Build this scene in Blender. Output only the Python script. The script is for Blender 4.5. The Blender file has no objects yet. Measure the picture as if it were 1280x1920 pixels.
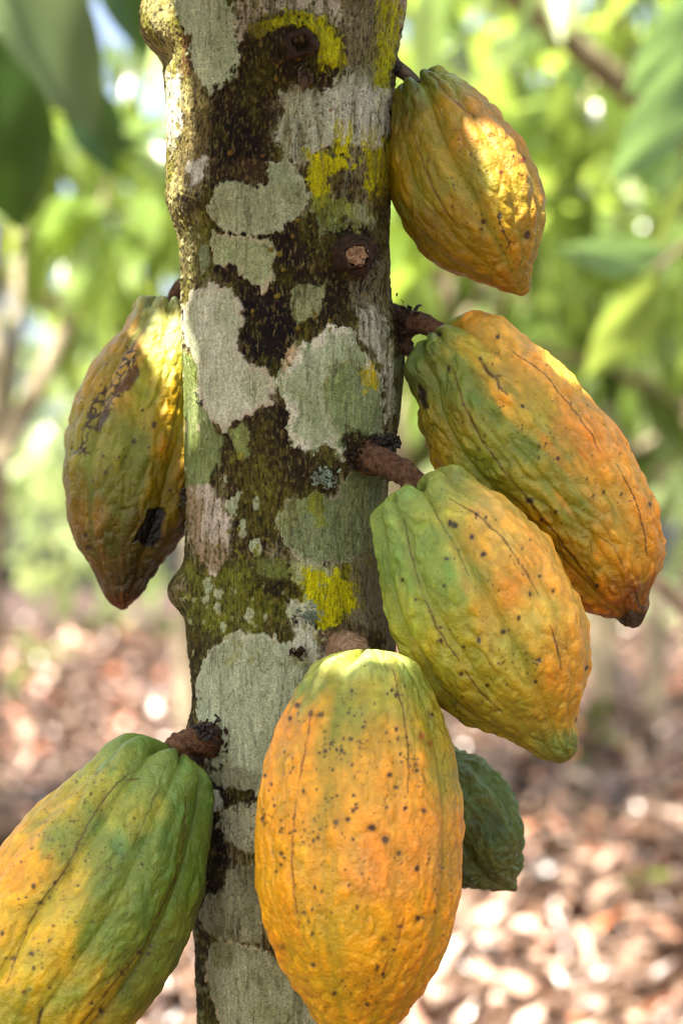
import bpy, math, random
import numpy as np
from mathutils import Vector, Matrix
random.seed(7); rng = np.random.default_rng(7)
R = math.radians
sc = bpy.context.scene
COL = sc.collection

# ------------------------------------------------------------------ view geometry
D = 1.36            # metres from the lens to the trunk's axis
S = 0.0003          # metres per photo pixel at that distance
CZ = 0.95           # camera height
HY = 1080.0         # photo row of the eye level
def W(px, py, d=D):
    k = S * d / D
    return Vector(((px - 640) * k, d - D, CZ + (HY - py) * k))
def proj(P):
    d = P[:, 1] + D
    k = S * d / D
    return P[:, 0] / k + 640, HY - (P[:, 2] - CZ) / k

cam = bpy.data.cameras.new('camera'); co = bpy.data.objects.new('camera', cam); COL.objects.link(co)
co.location = (0, -D, CZ); co.rotation_euler = (R(90), 0, 0)
cam.sensor_fit = 'VERTICAL'; cam.sensor_height = 36; cam.sensor_width = 24
cam.lens = 36 * D / (1920 * S)
cam.shift_y = (HY - 960) / 1920
cam.clip_start = 0.05; cam.clip_end = 400
cam.dof.use_dof = True; cam.dof.focus_distance = D - 0.070; cam.dof.aperture_fstop = 6.3
cam.dof.aperture_blades = 0
sc.camera = co

# ------------------------------------------------------------------ noise
def _hash(ix, iy, iz, seed):
    h = (ix * 374761393 + iy * 668265263 + iz * 2147483647 + seed * 1274126177) & 0xffffffff
    h = ((h ^ (h >> 13)) * 1274126177) & 0xffffffff
    h = ((h ^ (h >> 16)) * 2246822519) & 0xffffffff
    return (h ^ (h >> 15)) & 0xffffffff
def perlin(x, y, z, seed=0):
    x = np.asarray(x, float); y = np.asarray(y, float) + x * 0; z = np.asarray(z, float) + x * 0
    xi = np.floor(x).astype(np.int64); yi = np.floor(y).astype(np.int64); zi = np.floor(z).astype(np.int64)
    xf = x - xi; yf = y - yi; zf = z - zi
    u = xf**3 * (xf * (xf * 6 - 15) + 10); v = yf**3 * (yf * (yf * 6 - 15) + 10); w = zf**3 * (zf * (zf * 6 - 15) + 10)
    out = 0
    for dx in (0, 1):
        for dy in (0, 1):
            for dz in (0, 1):
                h = _hash(xi + dx, yi + dy, zi + dz, seed)
                gx = ((h & 1023) / 511.5 - 1); gy = (((h >> 10) & 1023) / 511.5 - 1); gz = (((h >> 20) & 1023) / 511.5 - 1)
                g = gx * (xf - dx) + gy * (yf - dy) + gz * (zf - dz)
                out = out + g * (u if dx else 1 - u) * (v if dy else 1 - v) * (w if dz else 1 - w)
    return out * 1.3
def fbm(x, y, z, seed=0, o=3):
    s = 0; a = 1.0; f = 1.0
    for i in range(o):
        s = s + a * perlin(x * f, y * f, z * f, seed + i * 17); a *= .5; f *= 2.03
    return s
def sst(a, b, x):
    t = np.clip((x - a) / (b - a), 0, 1); return t * t * (3 - 2 * t)
def lin(c, k=1.0):
    c = np.array(c, float) / 255
    return np.where(c <= .04045, c / 12.92, ((c + .055) / 1.055) ** 2.4) * k
def seg_dist(x, y, pts):
    """distance to a polyline, and how far along it (0..1)"""
    best = np.full(x.shape, 1e9); al = np.zeros(x.shape); n = len(pts) - 1
    for i in range(n):
        ax, ay = pts[i][:2]; bx, by = pts[i + 1][:2]
        t = np.clip(((x - ax) * (bx - ax) + (y - ay) * (by - ay)) / max((bx - ax)**2 + (by - ay)**2, 1e-9), 0, 1)
        d = np.hypot(x - ax - t * (bx - ax), y - ay - t * (by - ay))
        m = d < best; best = np.where(m, d, best); al = np.where(m, (i + t) / n, al)
    return best, al
def poly_sd(x, y, poly):
    """signed distance to a closed outline, positive inside"""
    d, _ = seg_dist(x, y, list(poly) + [poly[0]])
    ins = np.zeros(x.shape, bool); n = len(poly)
    for i in range(n):
        x1, y1 = poly[i]; x2, y2 = poly[(i + 1) % n]
        if y1 == y2: continue
        c = ((y1 > y) != (y2 > y)) & (x < (x2 - x1) * (y - y1) / (y2 - y1) + x1)
        ins ^= c
    return np.where(ins, d, -d)
def pchip(xs, ys, x):
    xs = np.array(xs, float); ys = np.array(ys, float); n = len(xs)
    h = np.diff(xs); dl = np.diff(ys) / h; m = np.zeros(n)
    for i in range(1, n - 1):
        if dl[i - 1] * dl[i] > 0:
            w1 = 2 * h[i] + h[i - 1]; w2 = h[i] + 2 * h[i - 1]
            m[i] = (w1 + w2) / (w1 / dl[i - 1] + w2 / dl[i])
    m[0] = dl[0]; m[-1] = dl[-1]
    x = np.clip(x, xs[0], xs[-1]); k = np.clip(np.searchsorted(xs, x) - 1, 0, n - 2)
    t = (x - xs[k]) / h[k]
    return ((1 + 2 * t) * (1 - t)**2 * ys[k] + t * (1 - t)**2 * h[k] * m[k] + t * t * (3 - 2 * t) * ys[k + 1] + t * t * (t - 1) * h[k] * m[k + 1])

# ------------------------------------------------------------------ objects
def tag(o, label=None, cat=None, group=None, kind=None):
    if label: o['label'] = label
    if cat: o['category'] = cat
    if group: o['group'] = group
    if kind: o['kind'] = kind
    return o
def empty(name, loc, label, cat, group=None):
    o = bpy.data.objects.new(name, None); COL.objects.link(o); o.location = loc; o.empty_display_size = .05
    return tag(o, label, cat, group)
def link(name, me, mat=None, parent=None):
    if mat: me.materials.append(mat)
    o = bpy.data.objects.new(name, me); COL.objects.link(o)
    if parent is not None:
        o.parent = parent; o.location = -parent.location if parent.rotation_euler.z == 0 and len(me.vertices) and me.get('world') else (0, 0, 0)
    return o
def mesh_np(name, V, F, smooth=True, world=True, col=None, extra=None):
    V = np.asarray(V, np.float32); F = np.asarray(F, np.int32)
    me = bpy.data.meshes.new(name)
    me.vertices.add(len(V)); me.vertices.foreach_set('co', V.ravel())
    k = F.shape[1]
    me.loops.add(F.size); me.loops.foreach_set('vertex_index', F.ravel())
    me.polygons.add(len(F)); me.polygons.foreach_set('loop_start', np.arange(0, F.size, k, dtype=np.int32))
    me.update(calc_edges=True); me.validate()
    if smooth: me.polygons.foreach_set('use_smooth', np.ones(len(me.polygons), bool))
    if col is not None:
        a = me.color_attributes.new('Tint', 'FLOAT_COLOR', 'POINT')
        c = np.ones((len(V), 4), np.float32); c[:, :3] = col; a.data.foreach_set('color', c.ravel())
    for nm, arr in (extra or {}).items():
        a = me.attributes.new(nm, 'FLOAT', 'POINT'); a.data.foreach_set('value', np.asarray(arr, np.float32).ravel())
    if world: me['world'] = 1
    return me
def grid_faces(nr, nc, wrap=True):
    i = np.arange(nr - 1)[:, None]; j = np.arange(nc if wrap else nc - 1)[None, :]; j2 = (j + 1) % nc
    return np.stack([i * nc + j, i * nc + j2, (i + 1) * nc + j2, (i + 1) * nc + j], -1).reshape(-1, 4)

# ------------------------------------------------------------------ materials
def new_mat(name):
    m = bpy.data.materials.new(name); m.use_nodes = True
    nt = m.node_tree; b = nt.nodes['Principled BSDF']
    return m, nt, b
def nd(nt, t, **kw):
    n = nt.nodes.new(t)
    for k, v in kw.items():
        if k in n.inputs.keys(): n.inputs[k].default_value = v
        else: setattr(n, k, v)
    return n
def coords(nt, scale=(1, 1, 1)):
    tc = nd(nt, 'ShaderNodeTexCoord'); mp = nd(nt, 'ShaderNodeMapping'); mp.inputs['Scale'].default_value = scale
    nt.links.new(tc.outputs['Object'], mp.inputs['Vector']); return mp.outputs['Vector']
def noise(nt, vec, scale, detail=4, rough=.55):
    n = nd(nt, 'ShaderNodeTexNoise', Scale=scale, Detail=detail, Roughness=rough); nt.links.new(vec, n.inputs['Vector']); return n.outputs['Fac']
def mapr(nt, v, a, b, c, d):
    n = nd(nt, 'ShaderNodeMapRange'); nt.links.new(v, n.inputs[0])
    for i, x in enumerate((a, b, c, d)): n.inputs[i + 1].default_value = x
    return n.outputs[0]
def mixc(nt, f, a, b, blend='MIX'):
    n = nd(nt, 'ShaderNodeMix', data_type='RGBA', blend_type=blend)
    for s, v in ((0, f), (6, a), (7, b)):
        if isinstance(v, bpy.types.NodeSocket): nt.links.new(v, n.inputs[s])
        elif s == 0: n.inputs[0].default_value = v
        else: n.inputs[s].default_value = (*v, 1)
    return n.outputs[2]
def bump(nt, b, h, strength, dist):
    n = nd(nt, 'ShaderNodeBump', Strength=strength, Distance=dist); nt.links.new(h, n.inputs['Height'])
    nt.links.new(n.outputs['Normal'], b.inputs['Normal'])

# husk skin: tint holds ripeness plus some painted sun and shade, with fine pores
def husk_mat(rough=.38):
    m, nt, b = new_mat('husk_skin')
    a = nd(nt, 'ShaderNodeAttribute', attribute_name='Tint')
    v = coords(nt)
    f = mapr(nt, noise(nt, v, 260, 5, .6), .3, .7, .84, 1.14)
    g = mapr(nt, noise(nt, v, 1400, 2, .5), .3, .7, .93, 1.06)
    mu = nd(nt, 'ShaderNodeMath', operation='MULTIPLY'); nt.links.new(f, mu.inputs[0]); nt.links.new(g, mu.inputs[1])
    sp = nd(nt, 'ShaderNodeVectorMath', operation='SCALE'); nt.links.new(a.outputs['Color'], sp.inputs[0]); nt.links.new(mu.outputs[0], sp.inputs['Scale'])
    nt.links.new(sp.outputs[0], b.inputs['Base Color'])
    nt.links.new(mapr(nt, noise(nt, v, 120, 4, .6), .3, .7, rough - .10, rough + .12), b.inputs['Roughness'])
    b.inputs['Specular IOR Level'].default_value = .42
    b.inputs['Subsurface Weight'].default_value = .0
    n1 = noise(nt, v, 420, 4, .62); bump(nt, b, n1, .8, .0016)
    return m
HUSK = husk_mat()
def bark_mat():
    m, nt, b = new_mat('trunk_bark')
    a = nd(nt, 'ShaderNodeAttribute', attribute_name='Tint')
    v = coords(nt, (1, 1, .35)); v2 = coords(nt)
    f = mapr(nt, noise(nt, v, 480, 6, .75), .32, .68, .42, 1.5)
    g = mapr(nt, noise(nt, v2, 1300, 4, .7), .3, .7, .62, 1.32)
    cr = nd(nt, 'ShaderNodeAttribute', attribute_name='crust')
    iso = mapr(nt, noise(nt, v2, 620, 6, .75), .32, .68, .62, 1.34)
    vo = nd(nt, 'ShaderNodeTexVoronoi', Scale=900.0); nt.links.new(v2, vo.inputs['Vector'])
    dotm = mapr(nt, vo.outputs['Distance'], .12, .3, .55, 1.0)
    i2 = nd(nt, 'ShaderNodeMath', operation='MULTIPLY'); nt.links.new(iso, i2.inputs[0]); nt.links.new(dotm, i2.inputs[1])
    fm = nd(nt, 'ShaderNodeMix', data_type='FLOAT'); cf = mapr(nt, cr.outputs['Fac'], 0, 1, 0, .68)
    nt.links.new(cf, fm.inputs[0]); nt.links.new(f, fm.inputs[2]); nt.links.new(i2.outputs[0], fm.inputs[3])
    mu = nd(nt, 'ShaderNodeMath', operation='MULTIPLY'); nt.links.new(fm.outputs[0], mu.inputs[0]); nt.links.new(g, mu.inputs[1])
    sp = nd(nt, 'ShaderNodeVectorMath', operation='SCALE'); nt.links.new(a.outputs['Color'], sp.inputs[0]); nt.links.new(mu.outputs[0], sp.inputs['Scale'])
    nt.links.new(sp.outputs[0], b.inputs['Base Color'])
    b.inputs['Roughness'].default_value = .85; b.inputs['Specular IOR Level'].default_value = .25
    bump(nt, b, noise(nt, v, 560, 7, .75), 1.0, .003)
    return m
BARK = bark_mat()
def simple(name, c1, c2, scale, rough=.8, bs=.6, bd=.002, stretch=(1, 1, 1), spec=.3):
    m, nt, b = new_mat(name); v = coords(nt, stretch)
    n = noise(nt, v, scale, 6, .65)
    nt.links.new(mixc(nt, mapr(nt, n, .35, .65, 0, 1), c1, c2), b.inputs['Base Color'])
    b.inputs['Roughness'].default_value = rough; b.inputs['Specular IOR Level'].default_value = spec
    bump(nt, b, noise(nt, v, scale * 2.2, 5, .65), bs, bd)
    return m
STEM = simple('stem_bark', lin((126, 90, 62)), lin((66, 44, 28)), 300, .8, 1, .0026)
STEMTAN = simple('tan_stem_bark', lin((168, 136, 104)), lin((112, 84, 60)), 330, .8, 1, .002)
STEMGREY = simple('grey_stem_bark', lin((122, 106, 82)), lin((70, 58, 42)), 220, .8, .8, .0015)
SCALEBLK = simple('black_bark_scale', (.02, .017, .014), (.06, .05, .04), 500, .8, .8, .001)
STUB = simple('stub_bark', lin((70, 48, 30)), lin((38, 24, 15)), 260, .75, 1, .002)
CUTWOOD = simple('cut_wood', lin((178, 146, 108)), lin((92, 64, 42)), 420, .8, .8, .001)
DEADWOOD = simple('dead_wood', lin((135, 118, 102)), lin((62, 46, 36)), 500, .85, 1, .0015)
CRUSTOSE = simple('pale_lichen', lin((150, 165, 145)), lin((96, 112, 92)), 600, .9, .8, .001)
DARKTUFT = simple('dark_lichen', lin((96, 88, 74)), lin((40, 36, 28)), 500, .9, .8, .001)
OLDBARK = simple('background_bark', lin((150, 140, 116)), lin((96, 84, 64)), 14, .9, .8, .01, (1, 1, .4))

def leaf_mat(name, dark, light, trans, rough=.38, tw=.45, scale=3.0):
    m, nt, b = new_mat(name)
    v = coords(nt); n = noise(nt, v, scale, 3, .6)
    gi = nd(nt, 'ShaderNodeNewGeometry')
    rr = nd(nt, 'ShaderNodeMath', operation='ADD'); nt.links.new(n, rr.inputs[0]); nt.links.new(gi.outputs['Random Per Island'], rr.inputs[1])
    f = mapr(nt, rr.outputs[0], .45, 1.5, 0, 1)
    c = mixc(nt, f, dark, light)
    nt.links.new(c, b.inputs['Base Color']); b.inputs['Roughness'].default_value = rough
    b.inputs['Specular IOR Level'].default_value = .5
    tl = nd(nt, 'ShaderNodeBsdfTranslucent'); tc = mixc(nt, f, tuple(x * .22 for x in trans), trans)
    nt.links.new(tc, tl.inputs['Color'])
    mx = nd(nt, 'ShaderNodeMixShader'); mx.inputs[0].default_value = tw
    nt.links.new(b.outputs[0], mx.inputs[1]); nt.links.new(tl.outputs[0], mx.inputs[2])
    nt.links.new(mx.outputs[0], nt.nodes['Material Output'].inputs['Surface'])
    return m
LEAF = leaf_mat('cacao_leaf', (.012, .034, .006), (.19, .29, .06), (.52, .68, .12), .24, .47)
LEAFNEAR = leaf_mat('near_leaf', (.022, .055, .008), (.04, .09, .015), (.05, .12, .008), .35, .25, 8)
LEAFDARK = leaf_mat('dull_leaf', (.06, .10, .03), (.10, .15, .05), (.10, .16, .02), .6, .25, 8)
LEAFPALE = leaf_mat('pale_leaf', (.10, .19, .09), (.14, .25, .12), (.25, .42, .12), .3, .4, 8)
LEAFFAR = leaf_mat('far_leaf', (.16, .23, .08), (.32, .40, .17), (.62, .74, .28), .4, .5)  # paler leaf colour stands in for distant haze and sunlight
def litter_mat():
    m, nt, b = new_mat('dry_leaves')
    gi = nd(nt, 'ShaderNodeNewGeometry'); cr = nd(nt, 'ShaderNodeValToRGB')
    nt.links.new(gi.outputs['Random Per Island'], cr.inputs[0])
    els = [(0, lin((54, 38, 28))), (.40, lin((84, 62, 48))), (.72, lin((120, 97, 80))), (.90, lin((186, 160, 142))), (.97, lin((160, 96, 62)))]
    while len(cr.color_ramp.elements) < len(els): cr.color_ramp.elements.new(.5)
    for e, (p, c) in zip(cr.color_ramp.elements, els): e.position = p; e.color = (*c, 1)
    v = coords(nt); n = mapr(nt, noise(nt, v, 30, 3), .3, .7, .8, 1.15)
    sp = nd(nt, 'ShaderNodeVectorMath', operation='SCALE'); nt.links.new(cr.outputs[0], sp.inputs[0]); nt.links.new(n, sp.inputs['Scale'])
    nt.links.new(sp.outputs[0], b.inputs['Base Color']); b.inputs['Roughness'].default_value = .3
    b.inputs['Specular IOR Level'].default_value = .6
    return m
LITTER = litter_mat()
SOIL = simple('forest_soil', lin((40, 29, 22)), lin((76, 57, 45)), 1.6, .9, .8, .03)

# ------------------------------------------------------------------ pods
def perp(pts, A, e, n):
    q = [((x - A[0]) * e[0] + (y - A[1]) * e[1], (x - A[0]) * n[0] + (y - A[1]) * n[1]) for x, y in pts]
    q.sort(); return [a for a, b in q], [b for a, b in q]
def spots_from(seed, n, cx, cy, rx, ry, rmin=1.2, rmax=3.0):
    r = np.random.default_rng(seed); o = []
    hubs = [(r.uniform(0, 6.283), math.sqrt(r.uniform())) for _ in range(max(4, n // 9))]
    for _ in range(n):
        if r.uniform() < .6:
            ha, hq = hubs[r.integers(len(hubs))]; o.append((cx + math.cos(ha) * hq * rx + r.normal() * 9, cy + math.sin(ha) * hq * ry + r.normal() * 13, rmin + (rmax - rmin) * r.uniform()**3)); continue
        a = r.uniform(0, 2 * math.pi); q = math.sqrt(r.uniform())
        o.append((cx + math.cos(a) * q * rx, cy + math.sin(a) * q * ry, rmin + (rmax - rmin) * r.uniform()**2.5))
    return o
def pod(label, A, B, left, right, dA, dB, roll, ctrl, cracks=(), spots=(), blots=(), wart=2.2, wsize=26, rib=.045, lobe=.13,
        dimp=12, capA=.05, capB=.035, seed=1, nr=440, nf=330, nb=70, second=.5, orangeup=None):
    A = np.array(A, float); B = np.array(B, float); Lp = np.linalg.norm(B - A); e = (B - A) / Lp; n = np.array((e[1], -e[0]))
    al, pl = perp(left, A, e, n); ar, pr = perp(right, A, e, n)
    s = np.linspace(0, 1, nr); t = .5 * (s + (1 - np.cos(math.pi * s)) / 2)
    t = np.clip(t, 0, 1); a = t * Lp
    wl = -pchip(al, pl, a); wr = pchip(ar, pr, a)
    ca = np.sqrt(np.clip(1 - (1 - np.clip(t / capA, 0, 1))**2, 0, 1)); cb = np.sqrt(np.clip(1 - (1 - np.clip((1 - t) / capB, 0, 1))**2, 0, 1))
    q = ca * cb
    half = (wl + wr) / 2 * q; cen = (wr - wl) / 2
    ph = np.concatenate([np.linspace(R(-25), R(205), nf, endpoint=False), np.linspace(R(205), R(335), nb, endpoint=False)])
    d = dA + (dB - dA) * t
    PA, PB = W(*A, dA), W(*B, dB); E = np.array((PB - PA).normalized()); U = np.array((n[0], 0, -n[1])); V = np.cross(E, U)
    if V[1] > 0: V = -V
    T, P = np.meshgrid(t, ph, indexing='ij'); Hh = half[:, None] + 0 * P; Q = q[:, None] + 0 * P
    pr_ = P - R(roll)
    wob = .10 * perlin(T * 3, np.cos(P), np.sin(P), seed + 50)
    f1 = 1 - np.abs(np.sin(2.5 * (pr_ + wob)))**.6          # 5 main furrows
    f2 = 1 - np.abs(np.sin(5 * (pr_ + wob)))**.85             # 10
    fur = (second * f2 + (1 - second) * f1)
    amp = rib * (.55 + .45 * np.sin(math.pi * np.clip(T, 0, 1))) + lobe * np.exp(-(T / .11)**1.3) + .05 * sst(.8, 1, T)
    rel = 1 - amp * (fur - .35)
    fur_ = sst(0, 1, fur)
    aa = a[:, None] + dimp * (1 - ca[:, None])**1.4 * 2.2 + 26 * lobe / .13 * fur_ * np.exp(-(T / .045)**2)
    k = (S * d / D)[:, None]
    # warty relief, longer along the fruit
    lx = Hh * np.cos(P); ly = Hh * np.sin(P); lz = aa * .55
    w1 = perlin(lx / wsize, ly / wsize, lz / wsize, seed); w2 = perlin(lx / wsize * 2.3, ly / wsize * 2.3, lz / wsize * 1.9, seed + 3)
    w3 = perlin(lx / wsize / 2.6, ly / wsize / 2.6, lz / wsize / 2.2, seed + 5)
    ridge = 3.0 * np.abs(w1 + .25 * w2) - .6
    env = .35 + .65 * (1 - fur)
    hgt = wart * (1.0 * ridge + .55 * w2 + .9 * w3) * env * np.clip(Q * 1.2, 0, 1)
    cx = (A[0] + e[0] * aa + n[0] * cen[:, None]); cy = (A[1] + e[1] * aa + n[1] * cen[:, None])
    dd = d[:, None] + 0 * P
    C = np.stack([(cx - 640) * k, dd - D, CZ + (HY - cy) * k], -1)
    rad = ((Hh * rel + hgt) * k)
    X = C + U * (rad * np.cos(P))[..., None] + V * (rad * np.sin(P))[..., None]
    X = X.reshape(-1, 3); fx, fy = proj(X)
    # ripeness colouring, with some sunlight and shade painted in through ctrl
    wx = fx + 26 * fbm(X[:, 0] * 45, X[:, 1] * 45, X[:, 2] * 45, seed + 9); wy = fy + 26 * fbm(X[:, 0] * 45, X[:, 1] * 45, X[:, 2] * 45, seed + 11)
    st1 = fbm(np.cos(P) * 5, np.sin(P) * 5, T * 2.2 + 0 * P, seed + 13, 3).ravel(); st2 = (fur.ravel() - .4)
    wx = wx + 34 * st1 + 20 * st2; wy = wy - 34 * st1 - 20 * st2
    num = 0; den = 0
    for (x, y, c) in ctrl:
        wgt = 1 / (((wx - x)**2 + (wy - y)**2) + 500)**1.7
        num = num + wgt[:, None] * lin(c)[None]; den = den + wgt
    col = num / den[:, None]
    mot = fbm(X[:, 0] * 130, X[:, 1] * 130, X[:, 2] * 90, seed + 21)
    col = col * (1 + .16 * mot + .10 * np.clip((hgt / max(wart, .1)).ravel(), -1.2, 1.2))[:, None]
    hu = fbm(X[:, 0] * 85, X[:, 1] * 85, X[:, 2] * 55, seed + 23, 4)[:, None]; col = col * (1 + hu * np.array((.16, -.03, -.3))[None])
    F = fur.ravel(); hn = (hgt / max(wart, .1)).ravel()
    grn = lin((120, 128, 48)); gmix = np.clip(.42 * F * sst(.0, .4, F) + .22 * (-hn), 0, .6)[:, None]; col = col * (1 - gmix) + gmix * np.minimum(col * 1.0, grn) 
    # blush on the raised warts
    bl = np.clip(hn - .55, 0, 1)[:, None] * .35; col = col * (1 - bl) + bl * col * np.array((1.12, .9, .8))
    # pores
    pn = perlin(X[:, 0] * 620, X[:, 1] * 620, X[:, 2] * 620, seed + 31); pz = perlin(X[:, 0] * 60, X[:, 1] * 60, X[:, 2] * 60, seed + 33)
    pm = (sst(.50, .66, pn) * sst(-.1, .35, pz) * .75)[:, None]; col = col * (1 - pm) + pm * lin((70, 46, 22))
    depth = np.zeros(len(X)); jx = fx + 2.6 * perlin(X[:, 0] * 160, X[:, 1] * 160, X[:, 2] * 160, seed + 41) + 1.7 * perlin(X[:, 0] * 520, X[:, 1] * 520, X[:, 2] * 520, seed + 45); jy = fy + 2.6 * perlin(X[:, 0] * 160, X[:, 1] * 160, X[:, 2] * 160, seed + 43) + 1.7 * perlin(X[:, 0] * 520, X[:, 1] * 520, X[:, 2] * 520, seed + 47)
    for ck in cracks:
        pts, wd, c = ck[0], ck[1], ck[2] if len(ck) > 2 else (72, 44, 18)
        wd = wd * .52
        xs = [p[0] for p in pts]; ys = [p[1] for p in pts]
        m = (jx > min(xs) - 12) & (jx < max(xs) + 12) & (jy > min(ys) - 12) & (jy < max(ys) + 12)
        dist, alg = seg_dist(jx[m], jy[m], pts)
        ww = wd * (.35 + .65 * np.sin(math.pi * np.clip(alg, .02, .98))**.5)
        mk = (1 - sst(ww * .5, ww * 1.6 + .4, dist)) * sst(-.75, -.05, perlin(X[m, 0] * 90, X[m, 1] * 90, X[m, 2] * 90, seed + 81))
        halo = (1 - sst(ww, ww * 6, dist)) * .16
        cm = col[m]; cm = cm * (1 - halo[:, None]) + halo[:, None] * lin((150, 110, 40)) * .8
        col[m] = cm * (1 - .88 * mk[:, None]) + .88 * mk[:, None] * lin(c); depth[m] -= mk * .7
    for sp in spots:
        x, y, r = sp[:3]; m = (np.abs(jx - x) < r * 2.6 + 3) & (np.abs(jy - y) < r * 2.6 + 3)
        el = .65 + .7 * ((x * 7.31 + y * 3.17) % 1); ds = np.hypot(jx[m] - x, (jy[m] - y) * el); mk = (1 - sst(r * .6, r * 1.15 + .8, ds)) * (.9 if r > 2 else .75)
        ha = (1 - sst(r, r * 2.2 + 1, ds)) * .25
        c = sp[3] if len(sp) > 3 else (48, 34, 26)
        cm = col[m]; cm = cm * (1 - ha[:, None]) + ha[:, None] * lin((120, 80, 25)); col[m] = cm * (1 - mk[:, None]) + mk[:, None] * lin(c)
    for poly, c, soft, na, st in blots:
        nx = na * perlin(X[:, 0] * 110, X[:, 1] * 110, X[:, 2] * 110, seed + 61)
        sd = poly_sd(fx, fy, poly) + nx
        mk = sst(-soft, soft, sd) * st
        if c is None:      # a net of brown scars
            vv = np.abs(perlin(X[:, 0] * 230, X[:, 1] * 230, X[:, 2] * 230, seed + 71)); mk = mk * (1 - sst(.10, .22, vv)); cc = lin((62, 34, 16))
        else: cc = lin(c)
        col = col * (1 - mk[:, None]) + mk[:, None] * cc; depth -= mk * (7 if c is not None and sum(c) < 45 else 1.5 if c is not None and sum(c) < 110 else .4)
    N = (U * np.cos(P)[..., None] + V * np.sin(P)[..., None]).reshape(-1, 3)
    X = X + N * (depth * S)[:, None]
    nc = len(ph); Fc = grid_faces(nr, nc)
    root = empty('cacao_pod', PA, label, 'cacao pod', 'cacao pods growing on the trunk')
    lu = (col @ np.array((.3, .6, .1)))[:, None]; col = (lu + 1.05 * (col - lu)) * np.array((.80, .86, .66))[None] * (.80 + .55 * lu)
    if seed in (101, 707): col = col * np.array((.93, 1.06, .9))[None]
    me = mesh_np('husk', X, Fc, col=np.clip(col, 0.002, .95)); o = link('husk', me, HUSK, root)
    return root, PA, E
EMP = None

G1 = (118, 138, 66); G2 = (140, 150, 78); GD = (72, 96, 48); Y1 = (196, 168, 62); Y2 = (214, 166, 48); O1 = (232, 158, 62); O2 = (236, 140, 52); OD = (196, 122, 28)

p1 = pod('orange pod hanging highest, right of the trunk, narrowing to a blunt tip',
    (772, 140), (982, 553), [(742, 150), (734, 200), (733, 330), (750, 400), (790, 460), (830, 497), (900, 525), (945, 545), (962, 551)],
    [(808, 116), (830, 134), (870, 158), (930, 215), (975, 272), (1005, 330), (1017, 400), (1010, 460), (996, 505), (995, 543)], D - .01, D - .035, 22,
    [(765, 160, (92, 104, 46)), (800, 140, (150, 150, 84)), (815, 125, (185, 170, 100)), (745, 220, (120, 100, 30)), (750, 330, (172, 124, 30)), (790, 260, (168, 136, 44)), (830, 220, (196, 148, 60)), (790, 350, (160, 132, 44)), (840, 350, (164, 146, 56)), (880, 230, (222, 140, 70)), (930, 240, (212, 138, 70)), (960, 290, (200, 134, 58)),
     (1000, 370, (196, 130, 54)), (860, 300, (188, 146, 50)), (900, 340, (176, 146, 56)), (940, 360, (176, 142, 54)), (930, 400, (184, 142, 48)), (850, 400, (170, 122, 28)), (800, 420, (150, 108, 26)), (880, 480, (170, 124, 30)), (960, 470, (192, 130, 34)), (940, 530, (178, 110, 22)), (985, 530, (160, 116, 38)), (1005, 450, (180, 134, 54))],
    cracks=[([(752, 175), (768, 235), (790, 300), (812, 355), (838, 400), (860, 420)], 2.2, (110, 70, 16)), ([(795, 150), (812, 185), (832, 222)], 2.0, (110, 70, 16)), ([(812, 140), (840, 180), (890, 220), (930, 255)], 1.8, (140, 80, 24)), ([(933, 405), (945, 438), (957, 470)], 1.6)],
    spots=[(906, 415, 5, (80, 24, 10)), (902, 430, 3, (80, 24, 10)), (936, 405, 4), (942, 434, 3.5, (90, 30, 10)), (988, 440, 6, (60, 30, 14)), (979, 300, 5, (150, 50, 20)), (939, 322, 4, (130, 50, 20)), (962, 293, 2.5), (955, 455, 2.5), (950, 465, 2)] + spots_from(3, 60, 890, 350, 100, 130, .9, 2.0),
    wart=3.5, wsize=24, rib=.17, lobe=.30, seed=101)

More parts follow.
